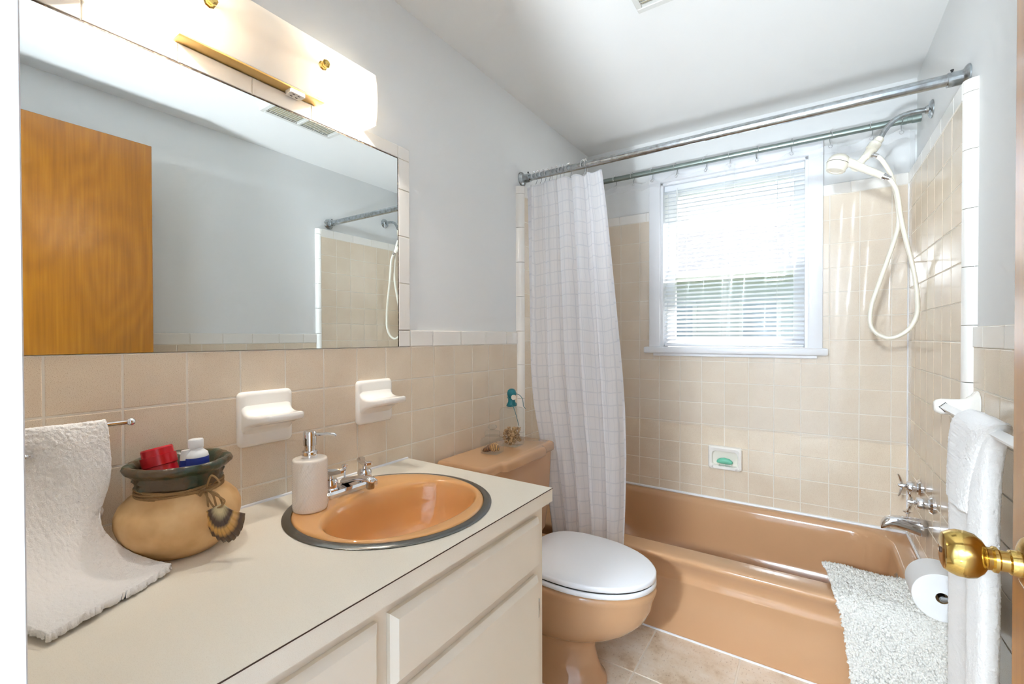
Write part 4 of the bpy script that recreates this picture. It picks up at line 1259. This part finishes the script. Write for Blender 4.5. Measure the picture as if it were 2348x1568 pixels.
# scallop pendant
sc_c = Vector((PX, PY, PZ + 0.088)) + Vector((0.83, 0.55, 0)) * 0.108 + Vector((0.55, -0.83, 0)) * 0.040
def scal(u, v):
    a = R(-75 + 150 * u)
    rr = 0.070 * v * (1 + 0.02 * math.cos(u * 2 * PI * 11))
    bulge = 0.016 * math.sin(PI * min(1, v * 0.95)) * (0.35 + 0.65 * math.cos(a)) + 0.0012 * math.cos(u * 2 * PI * 11) * v
    lx, lz = rr * math.sin(a) * 0.62, -rr * math.cos(a) * 1.0
    return sc_c + Vector((0, 0, 0.012)) + rv * (lx * 0.95 - lz * 0.12) + Vector((0, 0, lz)) + tow * bulge
sg = grid(44, 14, scal)
so_ = put('shell_pendant', sg, mt['scallop'], pot, angle=0)
md = so_.modifiers.new('s', 'SOLIDIFY'); md.thickness = 0.002

def tilted(base, axis):
    return Vector(base), Vector(axis).normalized()
b_, a_ = tilted((PX - 0.010, PY - 0.018, PZ + 0.100), (-0.24, -0.10, 1))
rj = thing('red_jar', b_, 'red plastic jar cap tilted in the clay pot', 'jar')
put('jar_body', lathe([(0.024, 0.0), (0.027, 0.003), (0.027, 0.06), (0.026, 0.063)], 32, b_, a_), mt['red'], rj)
put('jar_cap', lathe([(0.0285, 0.0635), (0.0285, 0.082), (0.0255, 0.0825), (0.0255, 0.094), (0.024, 0.097), (0.0, 0.0975)], 32, b_, a_), mt['red'], rj, angle=25)
b_, a_ = tilted((PX + 0.016, PY + 0.024, PZ + 0.088), (-0.03, -0.02, 1))
wb = thing('lotion_bottle', b_, 'small white flip-cap bottle with a blue label in the pot', 'bottle')
put('bottle_body', lathe([(0.018, 0.0), (0.0205, 0.002), (0.0205, 0.085), (0.019, 0.092), (0.012, 0.099), (0.0115, 0.102)], 28, b_, a_), mt['white_plastic'], wb)
put('label', lathe([(0.0207, 0.04), (0.0208, 0.041), (0.0208, 0.084), (0.0206, 0.085)], 28, b_, a_, cap0=False, cap1=False), mt['blue'], wb)
put('flip_cap', lathe([(0.0125, 0.1025), (0.0128, 0.104), (0.0128, 0.117), (0.0118, 0.119), (0, 0.1195)], 28, b_, a_), mt['white_plastic'], wb)
b_ = Vector((PX + 0.006, PY + 0.002, PZ + 0.074))
tb = thing('toothpaste_tube', b_, 'white and blue toothpaste tube standing behind the red jar', 'toothpaste')
put('tube_body', loft([ell(b_.x, b_.y, 0.008, 0.010, b_.z, 20), ell(b_.x + 0.002, b_.y + 0.001, 0.008, 0.010, b_.z + 0.05, 20), ell(b_.x + 0.006, b_.y + 0.002, 0.006, 0.009, b_.z + 0.10, 20), ell(b_.x + 0.008, b_.y + 0.003, 0.0045, 0.0085, b_.z + 0.115, 20)]), mt['white_plastic'], tb)
put('tube_stripe', loft([ell(b_.x + 0.0035, b_.y + 0.0012, 0.0079, 0.0101, b_.z + 0.065, 20), ell(b_.x + 0.0058, b_.y + 0.002, 0.0064, 0.0094, b_.z + 0.096, 20)], True, False, False), mt['blue'], tb)

# ------------------------------------------------------------------ pile helper
def fibres(fn, n, ln, wd, seed, flip=1, curl=0.6, cone=False, edge=0.0):
    rnd = random.Random(seed)
    g = G()
    V_, F_ = g.v, g.f
    e = 1e-3
    for _ in range(n):
        u, v = rnd.uniform(edge, 1 - edge), rnd.uniform(edge, 1 - edge)
        p = Vector(fn(u, v))
        du = Vector(fn(min(u + e, 1), v)) - Vector(fn(max(u - e, 0), v))
        dv = Vector(fn(u, min(v + e, 1))) - Vector(fn(u, max(v - e, 0)))
        nn = du.cross(dv).normalized() * flip
        t1 = du.normalized(); t2 = nn.cross(t1)
        a = rnd.uniform(0, 2 * PI)
        lean = (t1 * math.cos(a) + t2 * math.sin(a)) * curl * rnd.random()
        L = ln * rnd.uniform(0.6, 1.15)
        tip = p + (nn + lean).normalized() * L
        k = len(V_)
        if cone:
            mid = p + nn * L * 0.55 + lean * L * 0.15
            b = rnd.uniform(0, 2 * PI)
            for cc, rr in ((p - nn * L * 0.1, wd * 0.7), (mid, wd)):
                for j in range(4):
                    q = b + PI / 2 * j
                    V_.append(cc + (t1 * math.cos(q) + t2 * math.sin(q)) * rr)
            V_.append(tip)
            for j in range(4):
                j2 = (j + 1) % 4
                F_.append((k + j, k + j2, k + 4 + j2, k + 4 + j))
                F_.append((k + 4 + j, k + 4 + j2, k + 8))
        else:
            sd_ = (t1 * math.sin(a) - t2 * math.cos(a)) * wd
            V_ += [p - sd_, p + sd_, tip + sd_ * 0.6, tip - sd_ * 0.6]
            F_.append((k, k + 1, k + 2, k + 3))
    return g

# ------------------------------------------------------------------ hand towel on a counter stand
ts = thing('towel_stand', (0.075, -0.03, CT), 'chrome towel stand with ball-ended arms on the vanity', 'towel stand')
put('stand_base', lathe([(0.05, CT), (0.05, CT + 0.004), (0.04, CT + 0.009), (0.008, CT + 0.012)], 32, (0.062, -0.03, 0)), mt['chrome'], ts)
put('stand_post', tube([(0.062, -0.03, CT + 0.01), (0.062, -0.03, 1.033)], 0.005, 12), mt['chrome'], ts)
put('stand_arm', G().merge(tube([(0.062, -0.118, 1.033), (0.062, 0.10, 1.033)], 0.0042, 12)).merge(sphere((0.062, 0.104, 1.033), 0.0078, 2)), mt['chrome'], ts)
put('stand_arm', G().merge(tube(smooth_path([(0.062, -0.03, 1.0), (0.09, -0.03, 1.002), (0.104, -0.04, 1.004), (0.106, -0.05, 1.004)]), 0.0036, 10)).merge(sphere((0.107, -0.053, 1.004), 0.0075, 2)), mt['chrome'], ts)
A_, B_ = Vector((0.297, -0.052, 0)), Vector((0.2135, 0.121, 0))
T0, T1 = Vector((0.062, -0.118, 0)), Vector((0.062, 0.064, 0))
prof_f = [(0.0, 1.041), (0.05, 1.040), (0.085, 1.018), (0.11, 0.985), (0.16, 0.93), (0.24, 0.88), (0.36, 0.840), (0.50, 0.815), (0.66, 0.806), (0.82, 0.8005), (1.0, 0.7985)]
def pf(s):
    n = len(prof_f) - 1
    x = s * n
    i = min(int(x), n - 1)
    t = x - i
    p0, p1, p2, p3 = prof_f[max(i - 1, 0)], prof_f[i], prof_f[i + 1], prof_f[min(i + 2, n)]
    return tuple(0.5 * ((2 * p1[k]) + (-p0[k] + p2[k]) * t + (2 * p0[k] - 5 * p1[k] + 4 * p2[k] - p3[k]) * t * t + (-p0[k] + 3 * p1[k] - 3 * p2[k] + p3[k]) * t ** 3) for k in (0, 1))
def towel(u, v):
    # v: 0 back hem .. 0.28 bar top .. 1 front hem ; u across
    top = T0.lerp(T1, u)
    if v < 0.28:
        s = v / 0.28
        x = 0.036 + (0.062 - 0.036) * s ** 6
        z = 0.80 + (1.041 - 0.80) * (1 - (1 - s) ** 1.15)
        return Vector((x + 0.002 * math.sin(u * 9), top.y, min(z, 1.041)))
    s = (v - 0.28) / 0.72
    a, z = pf(s)
    hem = A_.lerp(B_, u)
    p = top.lerp(hem, a)
    fold = 0.006 * math.sin(u * 8.5 + 1.5) * math.sin(PI * min(1, s * 1.2)) * (1 - s * 0.5)
    p.x += fold
    p.z = z + (0.004 * math.sin(u * 11 + 2) * s * (1 - s) * 4 if s < 1 else 0)
    p.z += 0.0035 * s * s * (0.5 + 0.5 * math.sin(u * 7))
    p.y = max(p.y, YN + 0.006)
    p.y -= 0.030 * math.exp(-((p.z - 0.865) / 0.055) ** 2) * u ** 3
    return p
def rough(fn, amp, freq, flip=-1):
    e = 2e-3
    def f(u, v):
        p = Vector(fn(u, v))
        du = Vector(fn(min(u + e, 1), v)) - Vector(fn(max(u - e, 0), v))
        dv = Vector(fn(u, min(v + e, 1))) - Vector(fn(u, max(v - e, 0)))
        n = du.cross(dv)
        if n.length < 1e-12:
            return p
        q = p * freq
        k = mnoise.noise(q) + 0.6 * mnoise.noise(q * 2.3 + Vector((5, 1, 9)))
        am = amp(v) if callable(amp) else amp
        return p + n.normalized() * flip * am * k
    return f
tw = put('hand_towel', grid(130, 230, rough(towel, lambda v: -0.0004 if (0.80 < v < 0.822 or 0.855 < v < 0.877) else 0.0013, 260)), mt['terry'], None, 'white hand towel draped over the stand onto the vanity top', 'towel', angle=0)
md = tw.modifiers.new('s', 'SOLIDIFY'); md.thickness = 0.011; md.offset = 0.8
# ------------------------------------------------------------------ jars on the tank
JX, JY, JZ = 0.118, 1.182, 0.751
jar = thing('glass_jar', (JX, JY, JZ), 'small square glass jar with lid holding two shells', 'jar')
def rrot(cx_, cy_, hw, r_, z, ang):
    return [Vector((cx_, cy_, 0)) + Matrix.Rotation(ang, 3, 'Z') @ Vector((p.x, p.y, z)) for p in rrect(-hw, hw, -hw, hw, r_, 0, 4)]
JA = R(8)
put('jar_body', loft([rrot(JX, JY, 0.030, 0.006, JZ, JA), rrot(JX, JY, 0.034, 0.006, JZ + 0.002, JA), rrot(JX, JY, 0.035, 0.006, JZ + 0.05, JA), rrot(JX, JY, 0.033, 0.008, JZ + 0.056, JA), rrot(JX, JY, 0.026, 0.02, JZ + 0.061, JA), rrot(JX, JY, 0.025, 0.02, JZ + 0.066, JA)], True, True, False), mt['glass'], jar)
ld = put('jar_lid', lathe([(0.028, JZ + 0.066), (0.0295, JZ + 0.068), (0.0295, JZ + 0.080), (0.027, JZ + 0.083), (0.014, JZ + 0.086), (0.010, JZ + 0.088)], 32, (JX, JY, 0)), mt['glass'], jar)
put('lid_knob', lathe([(0.010, JZ + 0.0885), (0.013, JZ + 0.092), (0.018, JZ + 0.096), (0.018, JZ + 0.102), (0.013, JZ + 0.106), (0, JZ + 0.107)], 12, (JX, JY, 0)), mt['glass'], ld, angle=15)
# shells
def snail(c_, r0_, ax_):
    pts, rad = [], []
    q = Vector((0, 0, 1)).rotation_difference(Vector(ax_).normalized()).to_matrix()
    for i in range(70):
        t = i / 69
        a = t * 2 * PI * 2.6
        rr = r0_ * (1 - t) ** 1.2
        pts.append(Vector(c_) + q @ Vector((rr * math.cos(a) * 0.62, rr * math.sin(a) * 0.62, r0_ * 0.55 * t)))
        rad.append(max(0.0008, r0_ * 0.5 * (1 - t) ** 1.1))
    return tube(pts, rad, 12)
put('snail_shell', snail((JX + 0.009, JY - 0.002, JZ + 0.020), 0.020, (0.55, -0.8, 0.1)), mt['shell'], None, 'striped tan snail shell inside the small glass jar', 'shell', angle=60)
put('dark_shell', lathe([(0.001, -0.026), (0.007, -0.018), (0.0115, -0.004), (0.0125, 0.006), (0.009, 0.014), (0.0015, 0.021)], 20, (JX - 0.013, JY - 0.008, JZ + 0.017), (0.72, 0.55, 0.42), fn=lambda r_, z, a: r_ * (1 + 0.12 * math.sin(3 * a + 240 * z))), mt['shell_dark'], None, 'dark brown pointed shell leaning inside the small glass jar', 'shell', angle=60)

BX, BY, BZ = 0.112, 1.325, 0.751
bt = thing('glass_bottle', (BX, BY, BZ), 'square glass bottle with teal waxed stopper and tan chips', 'bottle')
BA = R(6)
put('bottle_body', loft([rrot(BX, BY, 0.036, 0.006, BZ, BA), rrot(BX, BY, 0.0385, 0.006, BZ + 0.002, BA), rrot(BX, BY, 0.0385, 0.006, BZ + 0.145, BA), rrot(BX, BY, 0.034, 0.012, BZ + 0.153, BA), rrot(BX, BY, 0.016, 0.0155, BZ + 0.158, BA), rrot(BX, BY, 0.0135, 0.013, BZ + 0.162, BA), rrot(BX, BY, 0.0135, 0.013, BZ + 0.175, BA)], True, True, False), mt['glass'], bt)
stp = put('stopper', lathe([(0.0185, BZ + 0.160), (0.017, BZ + 0.172), (0.0145, BZ + 0.178), (0.0145, BZ + 0.197), (0.0165, BZ + 0.200), (0.0185, BZ + 0.206), (0.0185, BZ + 0.214), (0.0155, BZ + 0.224), (0.008, BZ + 0.230), (0, BZ + 0.231)], 28, (BX, BY, 0), fn=lambda r_, z, a: r_ * (1 + 0.02 * math.sin(5 * a + 300 * z))), mt['teal'], bt, angle=60)
for zz, rr in ((0.163, 0.0205), (0.168, 0.0195), (0.196, 0.0175)):
    put('cord_wrap', tube([(BX + rr * math.cos(t), BY + rr * math.sin(t), BZ + zz + 0.003 * math.sin(t)) for t in [2 * PI * i / 28 for i in range(28)]], 0.0016, 6, True), mt['teal'], stp)
put('cord_tail', tube(smooth_path([(BX + 0.012, BY - 0.014, BZ + 0.205), (BX + 0.026, BY + 0.002, BZ + 0.210), (BX + 0.040, BY + 0.014, BZ + 0.195), (BX + 0.045, BY + 0.016, BZ + 0.175), (BX + 0.046, BY + 0.018, BZ + 0.160), (BX + 0.053, BY + 0.022, BZ + 0.150)]), 0.0012, 6), mt['teal'], stp)
put('cord_tail', tube(smooth_path([(BX + 0.012, BY - 0.016, BZ + 0.170), (BX + 0.030, BY - 0.030, BZ + 0.158), (BX + 0.041, BY - 0.030, BZ + 0.13), (BX + 0.042, BY - 0.018, BZ + 0.10), (BX + 0.0425, BY - 0.012, BZ + 0.085)]), 0.0012, 6), mt['teal'], stp)
put('shell_tag', lathe([(0.0, 0.0), (0.010, 0.0), (0.0105, 0.001), (0.010, 0.002), (0, 0.002)], 20, (BX + 0.016, BY - 0.010, BZ + 0.197), (0.7, -0.7, 0.1)), mt['tag'], stp)
rnd = random.Random(11)
g = G()
for i in range(120):
    s_ = sphere((0, 0, 0), 1, 1, (rnd.uniform(0.006, 0.009), rnd.uniform(0.006, 0.009), rnd.uniform(0.0022, 0.004)))
    mm_ = Matrix.Translation((BX + rnd.uniform(-0.028, 0.028), BY + rnd.uniform(-0.028, 0.028), BZ + 0.010 + 0.055 * (i / 120) + rnd.uniform(0, 0.006))) @ Matrix.Rotation(rnd.uniform(0, 3), 4, 'X') @ Matrix.Rotation(rnd.uniform(0, 3), 4, 'Y')
    g.merge(s_.xf(mm_))
put('tan_chips', g, mt['pebble'], None, 'bed of tan stone chips filling the lower half of the bottle', 'stones', kind='stuff', fix=False)

# ------------------------------------------------------------------ towel bar on the right wall
TBX, TBZ = 1.430, 1.000
tbr = thing('towel_bar', (XW, 1.25, TBZ), 'white ceramic towel bar with a square clear rod', 'towel bar')
def bracket(y, nm='bracket'):
    rgs = []
    for x, hw, z0_, z1_ in ((XW - 0.0005, 0.032, 0.945, 1.046), (XW - 0.006, 0.031, 0.948, 1.043), (XW - 0.012, 0.024, 0.957, 1.034), (XW - 0.022, 0.017, 0.968, 1.026), (XW - 0.036, 0.0145, 0.976, 1.022), (XW - 0.055, 0.0145, 0.979, 1.0215), (XW - 0.072, 0.015, 0.979, 1.021), (XW - 0.082, 0.0145, 0.983, 1.017), (XW - 0.086, 0.012, 0.988, 1.012)):
        rgs.append(rr_yz(y - hw, y + hw, z0_, z1_, min(hw, (z1_ - z0_) / 2) * 0.9, x))
    b = put(nm, loft(rgs), mt['porc_white'], tbr, angle=60)
    return b
b1 = bracket(1.455)
put('rod_socket', loft([[(TBX + a * 0.0135, 1.440, TBZ + b * 0.0135) for a, b in ((0, 1), (1, 0), (0, -1), (-1, 0))], [(TBX + a * 0.0135, 1.4395, TBZ + b * 0.0135) for a, b in ((0, 1), (1, 0), (0, -1), (-1, 0))]]), mt['black'], b1, smooth=False)
bracket(0.80)
put('rod', loft([[(TBX + a * 0.0115, y, TBZ + b * 0.0115) for a, b in ((0, 1), (1, 0), (0, -1), (-1, 0))] for y in (0.805, 1.445)]), mt['white_plastic'], tbr, smooth=False)

def towel_body(y0, y1, zf, th_f, th_b, seed, amp, narrow=0.0, spread=0.1):
    """folded terry cloth over the bar: closed cross-sections lofted from the front hem up over the bar and down the back"""
    def f(u, v):
        # u: around the closed section (0..1), v: along the drop (0 hem .. 1 top)
        z = zf + (TBZ + 0.022 + th_f * 0.3 - zf) * v
        d = TBZ + 0.022 + th_f * 0.3 - z
        top = min(1.0, math.sqrt(max(0.0, 1 - (1 - min(d, 0.035) / 0.035) ** 2)) + 0.02)
        low = min(1.0, math.sqrt(max(0.0, (z - zf) / 0.012)) + 0.25)
        xf_ = TBX - (0.014 + th_f) * top
        xb_ = TBX + (0.012 + th_b) * top
        xf_ = xb_ + (xf_ - xb_) * low
        k = min(1, d / 0.3)
        ya = y0 - 0.09 * math.exp(-d / 0.05) + narrow * (1 - v) ** 0.8 + (0.008 * mnoise.noise(Vector((seed, z * 6, 0))) + 0.004 * math.sin(z * 16 + seed)) * k
        yb = y1 + spread * (1 - math.exp(-d / 0.05)) + (0.006 * mnoise.noise(Vector((seed + 5, z * 6, 0)))) * k
        a = 2 * PI * u
        ct, st = math.cos(a), math.sin(a)
        cx_ = math.copysign(abs(ct) ** 0.55, ct)
        cy_ = math.copysign(abs(st) ** 0.35, st)
        y = (ya + yb) / 2 + (yb - ya) / 2 * cy_
        x = (xf_ + xb_) / 2 - (xb_ - xf_) / 2 * cx_
        w_ = max(0, ct)
        x -= w_ * k * amp * (math.sin((y - 1.1) * 42 + seed) + 0.6 * math.sin((y - 1.1) * 90 + seed * 2 + z * 3))
        return Vector((min(x, XW - 0.008), y, z))
    return f
f1 = towel_body(1.090, 1.200, 0.30, 0.002, 0.014, 1.0, 0.004, spread=0.155)
def skin(f, nu, nv):
    rings = [[f(i / nu, j / nv) for i in range(nu)] for j in range(nv + 1)]
    return loft(rings)
bt_ = put('bath_towel', skin(rough(f1, 0.0016, 210), 150, 260), mt['terry'], None, 'long white bath towel hanging over the towel bar', 'towel', angle=0)
f2 = towel_body(1.080, 1.206, 0.80, 0.015, 0.016, 3.0, 0.003, narrow=0.07, spread=0.10)
ht_ = put('face_towel', skin(rough(f2, 0.0016, 210), 150, 110), mt['terry'], None, 'short white face towel folded over the long bath towel', 'towel', angle=0)

# ------------------------------------------------------------------ toilet paper on the right wall
PXx, PYy, PZz = 1.420, 1.402, 0.500
tp = thing('toilet_roll', (PXx, PYy, PZz - 0.056), 'white toilet paper roll below the towel bar', 'toilet paper')
put('paper_roll', lathe([(0.014, 0.0), (0.0610, 0.0), (0.0620, 0.001), (0.0620, 0.104), (0.0610, 0.105), (0.014, 0.105)], 48, (PXx, PYy, PZz), (0, 1, 0), cap0=False, cap1=False), mt['paper'], tp, angle=30)
put('core', lathe([(0.014, 0.0), (0.0145, 0.105)], 28, (PXx, PYy, PZz), (0, 1, 0), cap0=False, cap1=False), mt['pebble'], tp)
put('hanging_sheet', grid(1, 8, lambda u, v: (PXx + 0.0622 + 0.001 * v, PYy + 0.001 + 0.103 * u, PZz - 0.10 * v)), mt['paper'], tp, angle=0)
th_ = thing('toilet_roll_holder', (XW, PYy + 0.055, PZz), 'chrome toilet roll holder fixed to the wainscot', 'roll holder')
put('spindle', tube([(PXx, PYy - 0.006, PZz), (PXx, PYy - 0.012 + 0.075, PZz)], 0.008, 12), mt['chrome_dull'], th_)
for y in (PYy - 0.008,):
    put('holder_arm', tube(smooth_path([(XW - 0.001, y, PZz + 0.01), (1.45, y, PZz + 0.006), (PXx - 0.004, y, PZz)]), 0.006, 10), mt['chrome_dull'], th_)
    put('holder_foot', lathe([(0.018, 0.0005), (0.018, 0.004), (0.008, 0.008)], 20, (XW, y, PZz + 0.01), (-1, 0, 0)), mt['chrome_dull'], th_)

# ------------------------------------------------------------------ bath mat on the tub edge
MP = [(1.80, 0.352), (1.765, 0.362), (1.72, 0.364), (1.66, 0.363), (1.60, 0.361), (1.571, 0.352), (1.560, 0.330), (1.557, 0.29), (1.557, 0.22), (1.560, 0.14), (1.565, 0.05)]
def mat_f(u, v):
    n = len(MP) - 1
    x_ = v * n
    i = min(int(x_), n - 1); t = x_ - i
    p0, p1, p2, p3 = MP[max(i - 1, 0)], MP[i], MP[i + 1], MP[min(i + 2, n)]
    y, z = (0.5 * ((2 * p1[k]) + (-p0[k] + p2[k]) * t + (2 * p0[k] - 5 * p1[k] + 4 * p2[k] - p3[k]) * t * t + (-p0[k] + 3 * p1[k] - 3 * p2[k] + p3[k]) * t ** 3) for k in (0, 1))
    xl = 1.168 + 0.030 * min(1, v / 0.5) + 0.045 * max(0, (v - 0.5) / 0.5)
    x = xl + (1.462 - xl) * u
    return Vector((x, y - 0.003 * math.sin(u * 8) * (1 if v > 0.55 else 0), z + (0.003 * math.sin(u * 9) if v < 0.4 else 0)))
bm_ = put('bath_mat', grid(24, 70, mat_f), mt['shag'], None, 'shaggy white bath mat hung over the tub edge', 'bath mat', angle=0)
md = bm_.modifiers.new('s', 'SOLIDIFY'); md.thickness = 0.008; md.offset = 1
put('shag_pile', fibres(mat_f, 7000, 0.015, 0.0050, 9, -1, 0.9, True), mt['shag'], bm_, kind='stuff', fix=False, angle=0)
